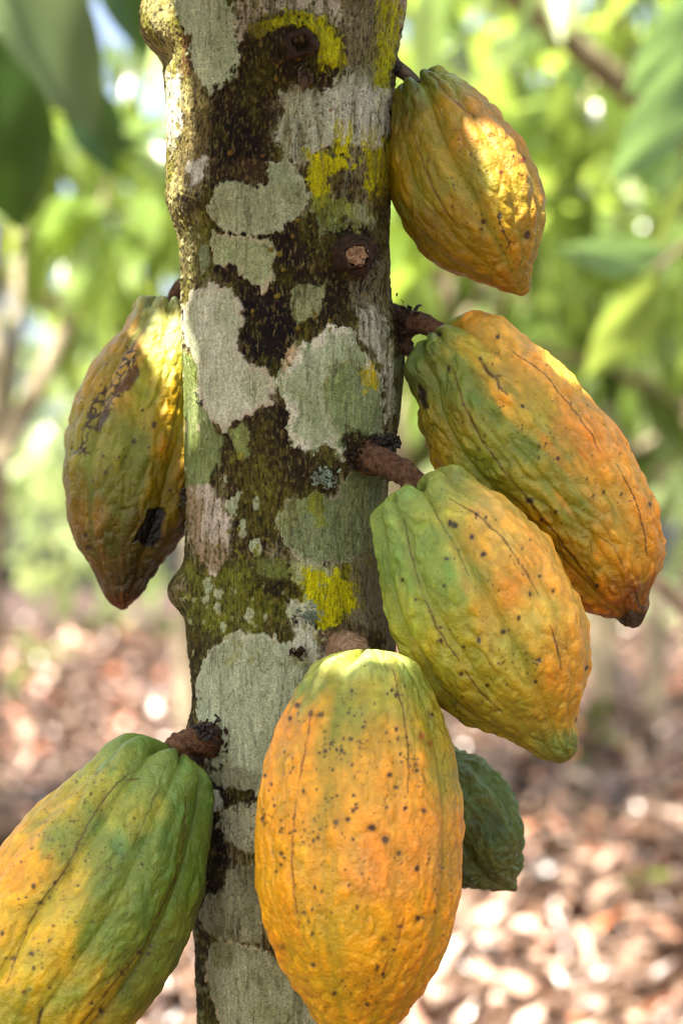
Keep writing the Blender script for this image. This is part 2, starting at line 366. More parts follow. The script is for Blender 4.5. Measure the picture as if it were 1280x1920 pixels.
p2 = pod('rough pod right of the trunk, green on one flank, orange on the other, black tip',
    (803, 612), (1192, 1178), [(768, 655), (763, 700), (785, 745), (790, 800), (830, 890), (900, 970), (980, 1050), (1060, 1118), (1100, 1146), (1150, 1160), (1172, 1178)],
    [(830, 590), (858, 583), (910, 590), (990, 640), (1080, 722), (1160, 822), (1215, 920), (1240, 1000), (1238, 1060), (1218, 1110), (1215, 1160)], D - .022, D - .03, 63,
    [(790, 650, (98, 120, 60)), (775, 700, (88, 104, 50)), (830, 620, (140, 150, 72)), (880, 600, (226, 150, 56)), (850, 690, (112, 134, 62)), (880, 660, (190, 170, 70)), (940, 640, (236, 172, 76)), (1000, 680, (240, 166, 82)), (960, 720, (234, 168, 74)), (870, 760, (108, 132, 56)), (820, 800, (150, 130, 40)), (920, 770, (118, 140, 62)), (985, 830, (112, 136, 60)), (900, 860, (144, 146, 54)), (950, 900, (150, 140, 48)),
     (1000, 780, (206, 168, 62)), (1060, 800, (238, 156, 74)), (1110, 840, (238, 150, 74)), (1040, 900, (140, 140, 52)), (1080, 960, (138, 136, 48)), (1010, 980, (186, 140, 40)), (1130, 900, (238, 164, 68)), (1180, 960, (234, 158, 66)), (1150, 1040, (226, 156, 50)), (1100, 1060, (160, 132, 40)), (1050, 1080, (196, 124, 30)), (1130, 1120, (208, 126, 30)), (1215, 1020, (216, 140, 44)), (1180, 1130, (150, 84, 26)), (1195, 1170, (70, 52, 26)), (805, 850, (186, 146, 46))],
    cracks=[([(848, 690), (870, 760), (905, 830), (950, 890), (990, 938), (1040, 1000), (1085, 1060), (1118, 1100)], 2.3), ([(955, 655), (1020, 700), (1080, 775), (1112, 820), (1125, 850)], 1.4), ([(1155, 870), (1185, 925), (1205, 985), (1212, 1040)], 1.6), ([(1100, 990), (1150, 1025), (1172, 1075)], 1.4, (120, 90, 30)),
            ([(900, 676), (915, 700), (932, 712), (935, 728)], 6, (78, 34, 20)), ([(935, 722), (950, 738)], 3, (78, 34, 20)), ([(918, 706), (940, 704)], 3, (78, 34, 20)), ([(1150, 1162), (1175, 1160), (1190, 1172)], 5, (40, 28, 18)), ([(1190, 1110), (1198, 1140)], 3, (60, 40, 20))],
    spots=[(992, 938, 8.5, (52, 24, 12)), (822, 628, 4), (840, 692, 4), (933, 631, 4.5), (868, 758, 2.5), (1046, 860, 3), (900, 672, 3), (980, 762, 3), (1015, 975, 3), (1130, 923, 2.5), (1118, 1098, 3), (1040, 960, 4), (1218, 945, 3.5), (1180, 1145, 4), (1205, 1140, 4)] + spots_from(5, 150, 1000, 860, 190, 230, .9, 2.1),
    blots=[([(783, 715), (797, 735), (803, 765), (794, 768), (783, 745)], (34, 18, 12), 3, 3, .95), ([(1150, 1156), (1180, 1150), (1215, 1140), (1218, 1170), (1190, 1184), (1160, 1172)], (42, 36, 22), 8, 10, .85)],
    wart=5.0, wsize=26, rib=.12, lobe=.22, seed=202, second=.45)

p3 = pod('smoother green and yellow pod with green tip, overlapping the rough black-tipped pod',
    (765, 898), (1062, 1428), [(712, 925), (702, 965), (710, 1030), (720, 1110), (745, 1200), (800, 1290), (870, 1350), (950, 1385), (985, 1402), (1015, 1424), (1035, 1430)],
    [(795, 880), (822, 868), (850, 870), (895, 905), (960, 950), (1040, 1040), (1085, 1130), (1103, 1210), (1095, 1290), (1080, 1345), (1082, 1400)], D - .072, D - .092, 12,
    [(730, 940, (142, 164, 86)), (720, 1010, (132, 156, 76)), (780, 920, (150, 168, 88)), (820, 890, (152, 160, 84)), (850, 890, (148, 146, 74)), (750, 1080, (126, 152, 66)), (800, 1010, (140, 162, 80)), (830, 1080, (124, 152, 66)), (860, 960, (196, 182, 92)), (900, 960, (226, 172, 96)), (900, 1040, (220, 166, 76)), (950, 1000, (232, 176, 90)), (1000, 1050, (234, 166, 78)),
     (870, 1120, (136, 156, 66)), (780, 1160, (160, 160, 62)), (800, 1230, (178, 162, 60)), (860, 1200, (160, 156, 58)), (920, 1130, (212, 160, 62)), (960, 1110, (230, 148, 56)), (1000, 1150, (216, 180, 84)), (1050, 1130, (232, 164, 66)), (1080, 1220, (226, 156, 58)), (1040, 1280, (222, 150, 56)), (960, 1250, (178, 162, 70)), (900, 1300, (166, 152, 54)), (960, 1350, (166, 148, 52)), (1020, 1330, (198, 150, 50)), (1040, 1400, (120, 124, 52)), (1075, 1400, (104, 112, 50)), (1075, 1340, (216, 150, 50)), (860, 1330, (150, 134, 44))],
    cracks=[([(757, 972), (768, 1030), (790, 1110), (820, 1180), (860, 1240)], 2.4), ([(868, 1252), (900, 1298), (945, 1338)], 2.2), ([(843, 935), (895, 965), (945, 1012), (985, 1070), (1008, 1115)], 1.9, (110, 66, 28)), ([(1030, 1172), (1045, 1215), (1052, 1255)], 1.9, (96, 56, 36)), ([(795, 905), (815, 960), (850, 1020), (880, 1080)], 1.6, (96, 110, 44))],
    spots=[(852, 985, 6, (40, 34, 50)), (843, 981, 4, (40, 34, 50)), (838, 1048, 5, (50, 60, 70)), (906, 1040, 5, (50, 40, 60)), (942, 1186, 5), (897, 1200, 4.5), (1010, 1238, 4.5), (885, 1006, 4, (50, 40, 60)), (893, 965, 3), (833, 1098, 3.5), (779, 1125, 3), (754, 1087, 3), (826, 1202, 3.5), (825, 1175, 3), (868, 1213, 3), (972, 1158, 3.5), (1035, 1108, 3, (50, 40, 60)), (1010, 1080, 3), (992, 1115, 3), (913, 1286, 3.5), (1004, 1278, 3), (1099, 1252, 3.5), (864, 1262, 3), (1080, 1350, 2.6)] + spots_from(8, 90, 920, 1150, 150, 210, .9, 2.0),
    wart=3.8, wsize=28, rib=.155, lobe=.28, seed=303, second=.5)

p4 = pod('big upright orange pod in front of the trunk, freckled with black dots',
    (676, 1212), (668, 2000), [(640, 1206), (600, 1228), (558, 1290), (520, 1360), (492, 1450), (478, 1560), (478, 1640), (490, 1720), (520, 1800), (570, 1880), (612, 1945), (640, 1985)],
    [(705, 1206), (755, 1216), (795, 1270), (830, 1350), (855, 1440), (866, 1540), (864, 1640), (848, 1740), (805, 1840), (748, 1915), (712, 1955), (695, 1985)], D - .098, D - .125, 108,
    [(620, 1235, (186, 188, 112)), (680, 1230, (196, 196, 120)), (740, 1240, (170, 176, 100)), (580, 1290, (140, 148, 62)), (660, 1290, (150, 150, 70)), (780, 1290, (148, 150, 64)), (700, 1330, (176, 156, 62)), (540, 1360, (232, 150, 50)), (600, 1340, (208, 154, 56)), (655, 1400, (186, 146, 54)), (655, 1330, (138, 140, 58)), (720, 1400, (226, 156, 60)), (800, 1360, (176, 152, 56)), (770, 1440, (236, 156, 58)),  # pale points along the top paint in sunlight
     (520, 1460, (236, 154, 40)), (590, 1480, (226, 158, 54)), (655, 1500, (214, 152, 56)), (720, 1520, (226, 152, 64)), (840, 1440, (178, 150, 56)), (800, 1560, (236, 154, 66)), (520, 1600, (232, 156, 34)), (600, 1620, (228, 158, 50)), (700, 1620, (232, 150, 72)), (760, 1640, (230, 146, 56)), (855, 1580, (216, 140, 46)), (540, 1740, (222, 152, 28)), (620, 1740, (206, 156, 44)), (700, 1740, (226, 156, 40)), (800, 1720, (232, 150, 32)), (600, 1860, (206, 150, 30)), (700, 1880, (206, 140, 24)), (780, 1830, (222, 144, 26)), (660, 1960, (196, 140, 30))],
    cracks=[([(583, 1345), (567, 1430), (552, 1520), (547, 1610), (553, 1690), (560, 1740)], 1.9, (130, 66, 14)), ([(735, 1255), (755, 1330), (766, 1400), (765, 1485)], 1.9, (84, 60, 18)), ([(757, 1720), (745, 1770), (715, 1830)], 2.0, (140, 66, 18)), ([(716, 1215), (726, 1260)], 2, (130, 120, 50))],
    spots=[(697, 1552, 7.5, (46, 40, 42)), (722, 1575, 7, (70, 62, 56)), (630, 1542, 5.5, (80, 56, 22)), (653, 1536, 4.5), (747, 1600, 4.5), (730, 1453, 4.5), (662, 1492, 3.5), (667, 1507, 3), (667, 1515, 3), (527, 1600, 4), (533, 1608, 3), (525, 1622, 3.5), (570, 1712, 5, (110, 74, 20)), (654, 1660, 4, (90, 50, 24)), (782, 1628, 4), (782, 1722, 4.5), (760, 1516, 3.5), (793, 1521, 4), (720, 1762, 6, (150, 96, 26)), (750, 1738, 4.5, (90, 40, 18)), (626, 1862, 4.5), (687, 1885, 4), (587, 1810, 4.5), (530, 1776, 4.5, (140, 92, 24)), (600, 1340, 6, (90, 60, 24)), (583, 1338, 5, (90, 60, 24)), (557, 1323, 5), (543, 1348, 4), (617, 1925, 6, (110, 110, 40)), (790, 1380, 6, (170, 96, 20)), (806, 1394, 5, (150, 80, 20)), (660, 1435, 3)] +
          spots_from(11, 95, 700, 1370, 130, 90, 1.2, 3.0) + spots_from(12, 90, 560, 1500, 70, 180, 1.1, 2.8) + spots_from(13, 150, 690, 1640, 170, 250, 1.0, 2.8),
    wart=2.8, wsize=26, rib=.07, lobe=.12, seed=404, dimp=3, capA=.056)

p5 = pod('green and yellow pod with long fine cracks, cut off by the bottom left corner',
    (345, 1398), (-75, 2115), [(308, 1383), (262, 1374), (222, 1386), (180, 1422), (100, 1490), (30, 1560), (-30, 1640), (-90, 1750), (-130, 1880), (-125, 2000), (-105, 2070)],
    [(370, 1420), (390, 1450), (396, 1490), (388, 1600), (374, 1690), (330, 1800), (270, 1890), (180, 1985), (80, 2060), (0, 2100)], D - .05, D - .10, 40,
    [(260, 1395, (116, 140, 66)), (220, 1420, (124, 142, 66)), (350, 1440, (120, 146, 74)), (300, 1450, (124, 144, 78)), (170, 1470, (176, 164, 66)), (110, 1510, (196, 160, 52)), (170, 1540, (108, 130, 60)), (230, 1530, (158, 160, 74)), (240, 1600, (104, 130, 62)), (330, 1560, (92, 122, 54)), (370, 1500, (90, 122, 48)), (110, 1580, (130, 140, 60)), (60, 1610, (226, 162, 44)), (20, 1630, (230, 154, 44)), (130, 1640, (208, 166, 60)), (90, 1700, (206, 170, 66)), (200, 1660, (110, 130, 54)), (280, 1680, (96, 124, 52)), (350, 1650, (90, 118, 42)),
     (30, 1750, (216, 168, 48)), (100, 1760, (212, 164, 44)), (180, 1760, (112, 136, 50)), (240, 1760, (104, 128, 46)), (300, 1780, (108, 122, 44)), (60, 1850, (200, 158, 40)), (130, 1860, (152, 146, 48)), (190, 1860, (182, 150, 46)), (250, 1850, (110, 118, 38)), (30, 1900, (150, 140, 40)), (160, 1920, (186, 150, 38))],
    cracks=[([(250, 1446), (235, 1456), (200, 1490), (165, 1545), (130, 1620), (105, 1655), (75, 1692), (40, 1770), (12, 1845)], 2.2), ([(350, 1475), (345, 1570), (328, 1650), (300, 1710), (270, 1775), (210, 1850), (150, 1925)], 2.1), ([(262, 1460), (235, 1462)], 2.0), ([(80, 1890), (70, 1925)], 5, (60, 36, 16)), ([(315, 1425), (292, 1490), (262, 1560), (225, 1630)], 1.8, (84, 104, 44))],
    spots=[(75, 1692, 6, (70, 44, 22)), (262, 1786, 6, (50, 34, 18)), (26, 1797, 5, (90, 56, 20)), (103, 1655, 4), (63, 1662, 4), (60, 1788, 4), (60, 1590, 3), (64, 1815, 3), (147, 1660, 3, (90, 80, 60)), (230, 1826, 3.5), (5, 1750, 3), (172, 1880, 4), (100, 1735, 3.5, (120, 60, 40)), (45, 1858, 4, (110, 50, 14)), (190, 1895, 4), (278, 1788, 2.6), (282, 1775, 2.4)] +
          spots_from(15, 120, 170, 1560, 90, 100, .9, 2.0) + spots_from(16, 120, 150, 1740, 180, 170, .9, 2.4),
    wart=3.2, wsize=30, rib=.15, lobe=.27, seed=505, second=.45)

p6 = pod('small unripe dark green pod peeking out from behind the big orange one',
    (800, 1398), (962, 1674), [(770, 1410), (745, 1470), (755, 1560), (800, 1630), (860, 1660), (915, 1668), (950, 1674)],
    [(835, 1398), (860, 1408), (905, 1430), (952, 1482), (977, 1550), (975, 1600), (972, 1650)], D + .02, D + .03, 30,
    [(870, 1430, (112, 126, 66)), (900, 1480, (108, 126, 68)), (950, 1530, (100, 118, 56)), (900, 1560, (78, 90, 36)), (960, 1600, (96, 108, 52)), (900, 1630, (70, 82, 30)), (955, 1655, (108, 112, 62))],
    spots=spots_from(21, 30, 900, 1560, 60, 90, .8, 1.6), wart=5.0, wsize=18, rib=.17, lobe=.16, seed=606, capB=.13, nr=240, nf=200, nb=60)

p7 = pod('yellow pod half behind the trunk, with a brown scar and black rotten hole',
    (322, 548), (228, 1144), [(290, 541), (262, 562), (243, 605), (180, 682), (140, 770), (124, 860), (130, 960), (150, 1030), (185, 1082), (200, 1120), (215, 1140)],
    [(345, 545), (372, 570), (400, 640), (408, 740), (400, 840), (375, 930), (345, 1000), (300, 1060), (268, 1108), (244, 1138)], D + .045, D + .03, 55,
    [(300, 560, (190, 182, 132)), (270, 600, (176, 160, 104)), (320, 620, (190, 182, 124)), (250, 640, (206, 140, 66)), (300, 680, (200, 176, 84)), (220, 700, (200, 142, 56)), (180, 740, (190, 140, 52)), (150, 820, (164, 140, 50)), (135, 900, (140, 116, 34)), (270, 740, (156, 150, 62)), (200, 830, (150, 138, 52)), (250, 900, (112, 112, 42)), (250, 830, (124, 124, 48)), (330, 760, (206, 146, 40)), (330, 850, (190, 126, 26)), (300, 930, (150, 112, 28)), (220, 920, (110, 104, 34)), (160, 970, (140, 100, 24)), (220, 1000, (88, 80, 22)), (300, 1010, (100, 72, 16)), (180, 1060, (120, 84, 20)), (230, 1080, (60, 44, 14)), (260, 1080, (66, 46, 14)), (229, 1120, (52, 38, 14)), (200, 1080, (80, 62, 20)), (228, 1141, (130, 62, 20))],  # dark lower end is painted shade, cream top is painted sun
    cracks=[([(343, 700), (330, 780), (320, 820), (302, 890)], 1.8, (110, 66, 14)), ([(160, 910), (163, 980)], 1.4, (170, 130, 40)), ([(155, 830), (148, 845), (138, 850)], 4, (70, 36, 16)), ([(155, 845), (172, 852)], 3, (70, 36, 16))],
    spots=[(289, 797, 5, (70, 50, 20)), (252, 829, 4), (198, 885, 4.5, (60, 60, 50)), (160, 1003, 4), (167, 1027, 4.5), (268, 770, 3), (318, 920, 3)] + spots_from(25, 90, 220, 860, 90, 190, .9, 2.2),
    blots=[([(238, 645), (256, 640), (258, 680), (262, 700), (240, 730), (212, 760), (195, 790), (185, 812), (170, 800), (160, 870), (150, 850), (162, 780), (180, 740), (205, 715), (225, 690)], None, 4, 6, .95),
           ([(256, 682), (262, 705), (245, 732), (210, 742), (225, 712), (245, 690)], (112, 70, 44), 3, 4, .9), ([(188, 780), (205, 750), (212, 740), (196, 790), (184, 812), (176, 805)], (78, 42, 22), 3, 3, .85),
           ([(280, 955), (308, 955), (312, 965), (305, 1010), (290, 1025), (275, 1025), (262, 1015), (248, 1018), (255, 1000), (270, 980)], (16, 11, 10), 3, 5, 1)],
    wart=4.2, wsize=24, rib=.13, lobe=.22, seed=707)

# ------------------------------------------------------------------ trunk
LO = [(-900, 300), (-500, 296), (-120, 300), (0, 304), (60, 306), (130, 309), (200, 314), (300, 313), (370, 311), (400, 320), (440, 334), (500, 341), (560, 343), (700, 347), (850, 352), (930, 352), (1000, 349), (1060, 350), (1110, 350), (1170, 350), (1250, 357), (1350, 363), (1450, 368), (1600, 366), (1700, 362), (1800, 368), (1920, 373), (2400, 376), (4300, 330)]
RO = [(-900, 790), (-500, 772), (-120, 768), (0, 757), (60, 748), (130, 738), (240, 735), (400, 729), (500, 727), (560, 731), (620, 742), (700, 748), (790, 744), (850, 730), (950, 722), (1100, 730), (1200, 738), (1400, 742), (1920, 742), (2400, 745), (4300, 800)]
rows = np.concatenate([np.linspace(-900, -40, 90, endpoint=False), np.linspace(-40, 1960, 1500, endpoint=False), np.linspace(1960, 4246, 140)])
ph = np.concatenate([np.linspace(R(-12), R(192), 400, endpoint=False), np.linspace(R(192), R(348), 90, endpoint=False)])
xl = pchip(*zip(*LO), rows); xr = pchip(*zip(*RO), rows)
PY, P = np.meshgrid(rows, ph, indexing='ij')
cx = ((xl + xr) / 2)[:, None]; hw = ((xr - xl) / 2)[:, None]
zz = CZ + (HY - PY) * S
nx, ny = np.cos(P), -np.sin(P)
X0 = (cx - 640) * S + hw * S * nx; Y0 = hw * S * .96 * ny
def n3(f, sx=1, sz=1, seed=0, o=1): return fbm(X0 * f * sx, Y0 * f * sx, zz * f * sz, seed, o)
disp = 1.6e-3 * n3(16, 1, .6, 1, 2) + .5e-3 * n3(60, 1, .5, 2, 2)
fis = n3(300, 1, .12, 3, 2); fine = n3(750, 1, .5, 5, 2)
ribs = .8e-3 * n3(130, 1, .10, 8, 2)
px0 = X0 / S + 640 + 0 * PY; py0 = PY
def burl(px, py, rx, ry, h, phc=None, pw=2.0):
    """a swelling centred on a point of the front (or of an edge, when its angle is given)"""
    if phc is None:
        g = np.exp(-((np.abs((px0 - px) / rx))**pw + (np.abs((py0 - py) / ry))**pw)) * (np.sin(P) > -.2)
    else:
        dp = (P - R(phc)) * 195; g = np.exp(-((np.abs(dp / rx))**pw + (np.abs((py0 - py) / ry))**pw))
    return g * h * S
D2 = burl(560, 128, 62, 55, 46) + burl(663, 500, 44, 42, 34) + burl(515, 1080, 48, 34, 13) + burl(0, 1108, 55, 38, 34, 176, 2.6) + burl(0, 40, 60, 62, 44, 172, 3) + burl(0, 70, 34, 30, 10, 150) - burl(0, 118, 60, 16, 8, 165) \
   + burl(380, 405, 50, 30, 10) + burl(640, 1215, 70, 40, 16) + burl(0, 640, 60, 70, 10, 5) + burl(0, 850, 50, 40, 12, 20) + burl(0, 255, 24, 18, 8, 8) + burl(385, 1390, 45, 45, 18) + burl(684, 858, 42, 40, 14)
rings = 0
for (kx, ky, kr) in ((560, 130, 62), (663, 502, 46)):
    rr = np.hypot(px0 - kx, (py0 - ky) * 1.15) * (1 + .3 * n3(28, 1, 1, 78)); m = np.exp(-(rr / kr)**4) * (np.sin(P) > 0)
    rings = rings + m * 1.5e-3 * np.sin(rr / kr * 15 + 2.5 * n3(50, 1, 1, 77)) ; 

# --- bark and lichen tints
def fl(a): return a.ravel()
x, y = fl(px0), fl(py0); xx, yy, zc = fl(X0 + 0 * PY), fl(Y0 + 0 * PY), fl(zz + 0 * P)
nA = fbm(xx * 60, yy * 60, zc * 40, 31, 3); nB = fbm(xx * 140, yy * 140, zc * 30, 32, 3); nC = fbm(xx * 420, yy * 420, zc * 420, 33, 2); nD = fbm(xx * 330, yy * 330, zc * 45, 34, 2)
col = lin((112, 98, 62))[None] * np.ones((len(x), 1))
def mixin(m, c):
    global col
    m = np.clip(m, 0, 1)[:, None]; col = col * (1 - m) + m * (c if isinstance(c, np.ndarray) and c.ndim == 2 else lin(c)[None] if not isinstance(c, np.ndarray) else c[None])
mixin(sst(-.1, .5, nB), (150, 142, 116)); mixin(sst(.0, .5, nA) * .7, (124, 118, 44)); mixin(sst(.12, .4, nD) * .7, (150, 140, 112)); mixin(sst(.1, .5, -nD) * .6, (52, 36, 22)); mixin(sst(.25, .5, nC) * .5, (40, 28, 18))
lichen = np.zeros(len(x)); nF = fbm(xx * 520, yy * 520, zc * 90, 38, 3); ex = fbm(xx * 190, yy * 190, zc * 190, 36, 4) + .35 * fbm(xx * 900, yy * 900, zc * 500, 39, 2); ey = fbm(xx * 60, yy * 60, zc * 60, 37, 2)
def patch(poly, c, soft=2.2, na=9, st=1.0, rim=None, rw=9, streak=0, lift=1.0, c2=None, dark=None):
    global col, lichen
    xs = [p[0] for p in poly]; ys = [p[1] for p in poly]; pad = 34
    i = np.nonzero((x > min(xs) - pad) & (x < max(xs) + pad) & (y > min(ys) - pad) & (y < max(ys) + pad))[0]
    if not len(i): return
    sd = poly_sd(x[i], y[i], poly) + na * 1.25 * ex[i] + na * .8 * ey[i] + min(na, 8) * .9 * nD[i]
    m = sst(-soft, soft, sd) * st
    if streak: m = m * (1 - streak * sst(-.05, .30, nD[i] + .4 * nC[i]))
    cc = lin(c)[None] * (1 + .22 * nB[i] + .24 * nC[i])[:, None]
    wt = (sst(.0, .5, nF[i]) * .45)[:, None]; cc = cc * (1 - wt) + wt * np.minimum(cc * 1.45, .75)
    if c2 is not None:
        w = sst(-.25, .35, nA[i])[:, None]; cc = cc * (1 - w) + w * lin(c2)[None]
    if dark: # fine dark flecks and hairline cracks in the crust
        w = (sst(.22, .42, nC[i]) * dark + sst(.30, .42, nD[i]) * dark)[:, None].clip(0, .85); cc = cc * (1 - w) + w * lin((70, 66, 44))[None]
    if rim is not None:
        w = ((1 - sst(rw * .4, rw * 1.3, sd + 3 * nC[i])) * .8 * sst(-.6, .2, nB[i] + nC[i]))[:, None]; cc = cc * (1 - w) + w * lin(rim)[None]
    col[i] = col[i] * (1 - m[:, None]) + m[:, None] * cc
    lichen[i] = lichen[i] * (1 - m) + m * lift
def dots(seed, n, x0, y0, x1, y1, r0, r1, c, rim=None):
    r = np.random.default_rng(seed)
    for _ in range(n):
        cx_, cy_, rr = r.uniform(x0, x1), r.uniform(y0, y1), r.uniform(r0, r1)
        patch([(cx_ + rr * math.cos(k * 1.05) * .8, cy_ + rr * math.sin(k * 1.05)) for k in range(6)], c, 1.5, 4, .9, rim, 3)
BR = (50, 34, 20); BRK = (34, 23, 14); LG = (158, 166, 140)
# grounds first
patch([(440, 120), (520, 80), (645, 90), (665, 180), (610, 205), (535, 215), (525, 330), (570, 400), (560, 470), (520, 600), (470, 560), (400, 500), (395, 360), (402, 200)], (60, 42, 24), 14, 22, .95, lift=0, c2=(44, 30, 18))
patch([(410, 250), (470, 240), (505, 330), (480, 350), (425, 345)], (30, 20, 14), 12, 14, .8, lift=0)
patch([(435, 345), (480, 330), (505, 345), (500, 378), (450, 380)], (92, 72, 50), 5, 8, .9, lift=0, streak=.3)
patch([(400, 455), (560, 440), (600, 420), (690, 440), (725, 470), (722, 560), (690, 600), (600, 640), (556, 655), (525, 720), (500, 720), (462, 690), (440, 560), (395, 520)], (42, 29, 17), 9, 16, .97, lift=0, c2=(58, 42, 22))
patch([(452, 580), (540, 590), (560, 650), (528, 716), (500, 712), (462, 660)], (24, 16, 11), 10, 12, .9, lift=0)
patch([(570, 640), (640, 590), (700, 570), (715, 600), (660, 640), (600, 655)], (66, 58, 26), 8, 16, .8, lift=0, streak=.4)
patch([(425, 760), (545, 770), (560, 850), (640, 875), (640, 930), (540, 960), (510, 1050), (440, 1060), (425, 930), (418, 860)], (60, 42, 24), 8, 20, .95, lift=0, c2=(78, 66, 34))
patch([(515, 780), (552, 765), (556, 830), (520, 830)], (30, 20, 12), 6, 8, .8, lift=0)
patch([(340, 1040), (420, 1030), (560, 1050), (640, 1060), (650, 1180), (560, 1230), (380, 1240), (345, 1180)], (84, 80, 34), 12, 26, .9, lift=.2, c2=(58, 48, 24), dark=.5)
patch([(345, 1180), (392, 1200), (385, 1450), (350, 1450)], (70, 68, 26), 6, 14, .85, lift=0, c2=(60, 42, 24))
patch([(370, 1440), (500, 1455), (500, 1490), (440, 1510), (440, 1600), (410, 1680), (372, 1700)], (26, 18, 11), 6, 10, .97, lift=0)
patch([(355, 1690), (400, 1700), (395, 1930), (360, 1930)], (64, 56, 26), 6, 12, .9, lift=0, dark=.6)
patch([(400, 1850), (600, 1850), (620, 1940), (400, 1940)], (44, 34, 26), 6, 12, .9, lift=0)
# left edge: sunlit strip painted pale, with brown and dark bark marks
patch([(285, 0), (345, 0), (372, 130), (398, 230), (392, 330), (400, 430), (380, 560), (345, 560), (320, 420), (305, 250)], (172, 160, 112), 6, 18, .92, lift=.3, c2=(140, 132, 70), streak=.7, dark=.6)
patch([(350, 90), (372, 95), (376, 160), (352, 175)], (118, 82, 58), 4, 8, .9, lift=0)
patch([(335, 230), (395, 235), (400, 330), (380, 400), (335, 330)], (112, 92, 66), 6, 18, .7, lift=0, dark=.5)
patch([(365, 330), (395, 325), (398, 360), (370, 378)], (200, 196, 190), 4, 8, .9, streak=.3)
patch([(316, 150), (345, 165), (350, 240), (330, 300), (316, 250)], (206, 200, 186), 5, 14, .8, streak=.5)
patch([(336, 385), (395, 400), (402, 415), (350, 425)], (52, 40, 26), 4, 5, .8, lift=0)
patch([(338, 430), (372, 430), (380, 560), (345, 560)], (88, 78, 46), 5, 12, .8, lift=0, dark=.5)
# top
patch([(345, 0), (440, 0), (446, 60), (456, 120), (458, 160), (440, 188), (400, 205), (376, 150), (362, 90), (342, 40)], (166, 178, 146), 3, 12, 1, c2=(150, 166, 130), dark=.35)
patch([(440, 0), (755, 0), (742, 90), (700, 120), (640, 95), (560, 70), (500, 80), (455, 120)], (152, 138, 118), 6, 14, .95, streak=.75, c2=(176, 164, 144), dark=.5)
patch([(590, 0), (700, 0), (730, 60), (700, 130), (640, 60)], (88, 82, 44), 10, 20, .65, lift=0, streak=.5)
patch([(690, 0), (757, 0), (752, 20), (700, 22)], (160, 142, 120), 4, 8, .9, dark=.4)
patch([(640, 100), (735, 100), (735, 420), (700, 560), (690, 440), (640, 300)], (136, 122, 92), 10, 18, .8, streak=.7, lift=.2, dark=.5)
patch([(530, 218), (560, 200), (605, 208), (650, 165), (690, 150), (702, 250), (688, 310), (640, 290), (600, 325), (575, 352), (530, 320), (514, 290), (532, 245)], (156, 160, 136), 3, 10, .97, streak=.38, dark=.45, rim=(168, 162, 142))
patch([(500, 92), (560, 78), (605, 85), (632, 112), (640, 150), (620, 172), (590, 160), (585, 118), (540, 100), (505, 112)], (178, 172, 16), 5, 14, .95, streak=.45, lift=.6)
patch([(470, 90), (520, 80), (520, 110), (480, 130)], (112, 108, 30), 6, 14, .8, streak=.4)
patch([(574, 320), (605, 305), (625, 320), (632, 255), (655, 262), (657, 320), (648, 352), (618, 362), (606, 412), (588, 405), (574, 360)], (184, 176, 16), 3, 12, .97, streak=.45, lift=.6)
patch([(680, 262), (728, 265), (732, 300), (728, 372), (702, 405), (682, 385), (672, 310)], (176, 168, 18), 4, 14, .95, streak=.55, lift=.6)
patch([(704, 30), (742, 20), (738, 80), (728, 160), (715, 238), (694, 235), (694, 150)], (164, 160, 20), 5, 12, .9, streak=.6, lift=.6)
patch([(585, 405), (640, 395), (725, 410), (728, 470), (690, 445), (640, 440), (600, 470)], (122, 128, 58), 5, 14, .9, streak=.3, c2=(150, 160, 120), lift=.8)
patch([(690, 380), (728, 370), (727, 600), (706, 600), (700, 480)], (74, 62, 38), 6, 14, .8, streak=.5, lift=0)
patch([(600, 205), (735, 180), (735, 260), (690, 300), (655, 260), (640, 300)], (176, 172, 158), 5, 16, .85, streak=.7, dark=.5)
patch([(640, 520), (735, 470), (735, 610), (690, 600), (660, 590)], (150, 142, 118), 6, 14, .7, streak=.75, lift=.2, dark=.5)
patch([(660, 60), (705, 70), (700, 200), (660, 160)], (138, 130, 104), 6, 14, .7, streak=.7, lift=.2)
patch([(350, 1060), (470, 1050), (560, 1130), (500, 1190), (380, 1200)], (118, 122, 50), 10, 26, .75, streak=.5, lift=.2)
patch([(545, 1060), (680, 1050), (672, 1160), (560, 1150)], (150, 148, 50), 10, 26, .7, streak=.4, lift=.4)
patch([(440, 860), (520, 840), (540, 960), (450, 1040)], (112, 106, 46), 10, 26, .6, streak=.6, lift=.1)
patch([(380, 440), (405, 430), (402, 560), (372, 560)], (110, 112, 56), 6, 16, .8, streak=.5, lift=.1)
# round patches
patch([(404, 420), (412, 385), (432, 370), (470, 380), (500, 384), (514, 372), (510, 338), (545, 333), (570, 358), (583, 395), (570, 425), (545, 442), (532, 462), (490, 470), (450, 462), (418, 452)], (142, 152, 116), 2, 7, 1, rim=(160, 162, 132), c2=(132, 144, 104), dark=.3)
patch([(406, 452), (440, 464), (480, 472), (518, 474), (521, 505), (516, 548), (500, 572), (478, 552), (450, 522), (412, 516), (404, 480)], (136, 148, 104), 2, 6, 1, rim=(172, 152, 130), rw=7, c2=(144, 152, 110), dark=.3)
patch([(386, 474), (402, 474), (405, 512), (392, 532), (382, 522)], (108, 120, 84), 2, 4, .95)
patch([(545, 570), (560, 556), (612, 550), (610, 588), (596, 612), (570, 628), (552, 612)], (136, 142, 100), 4, 9, .95, streak=.3, dark=.4)
patch([(354, 582), (370, 551), (410, 548), (442, 560), (461, 590), (464, 622), (452, 645), (458, 682), (482, 700), (512, 712), (524, 742), (514, 772), (480, 786), (444, 806), (432, 822), (408, 800), (388, 780), (374, 750), (380, 700), (362, 668), (350, 630)], (176, 178, 158), 2, 7, 1, rim=(176, 158, 142), rw=11, c2=(162, 168, 140), dark=.25)
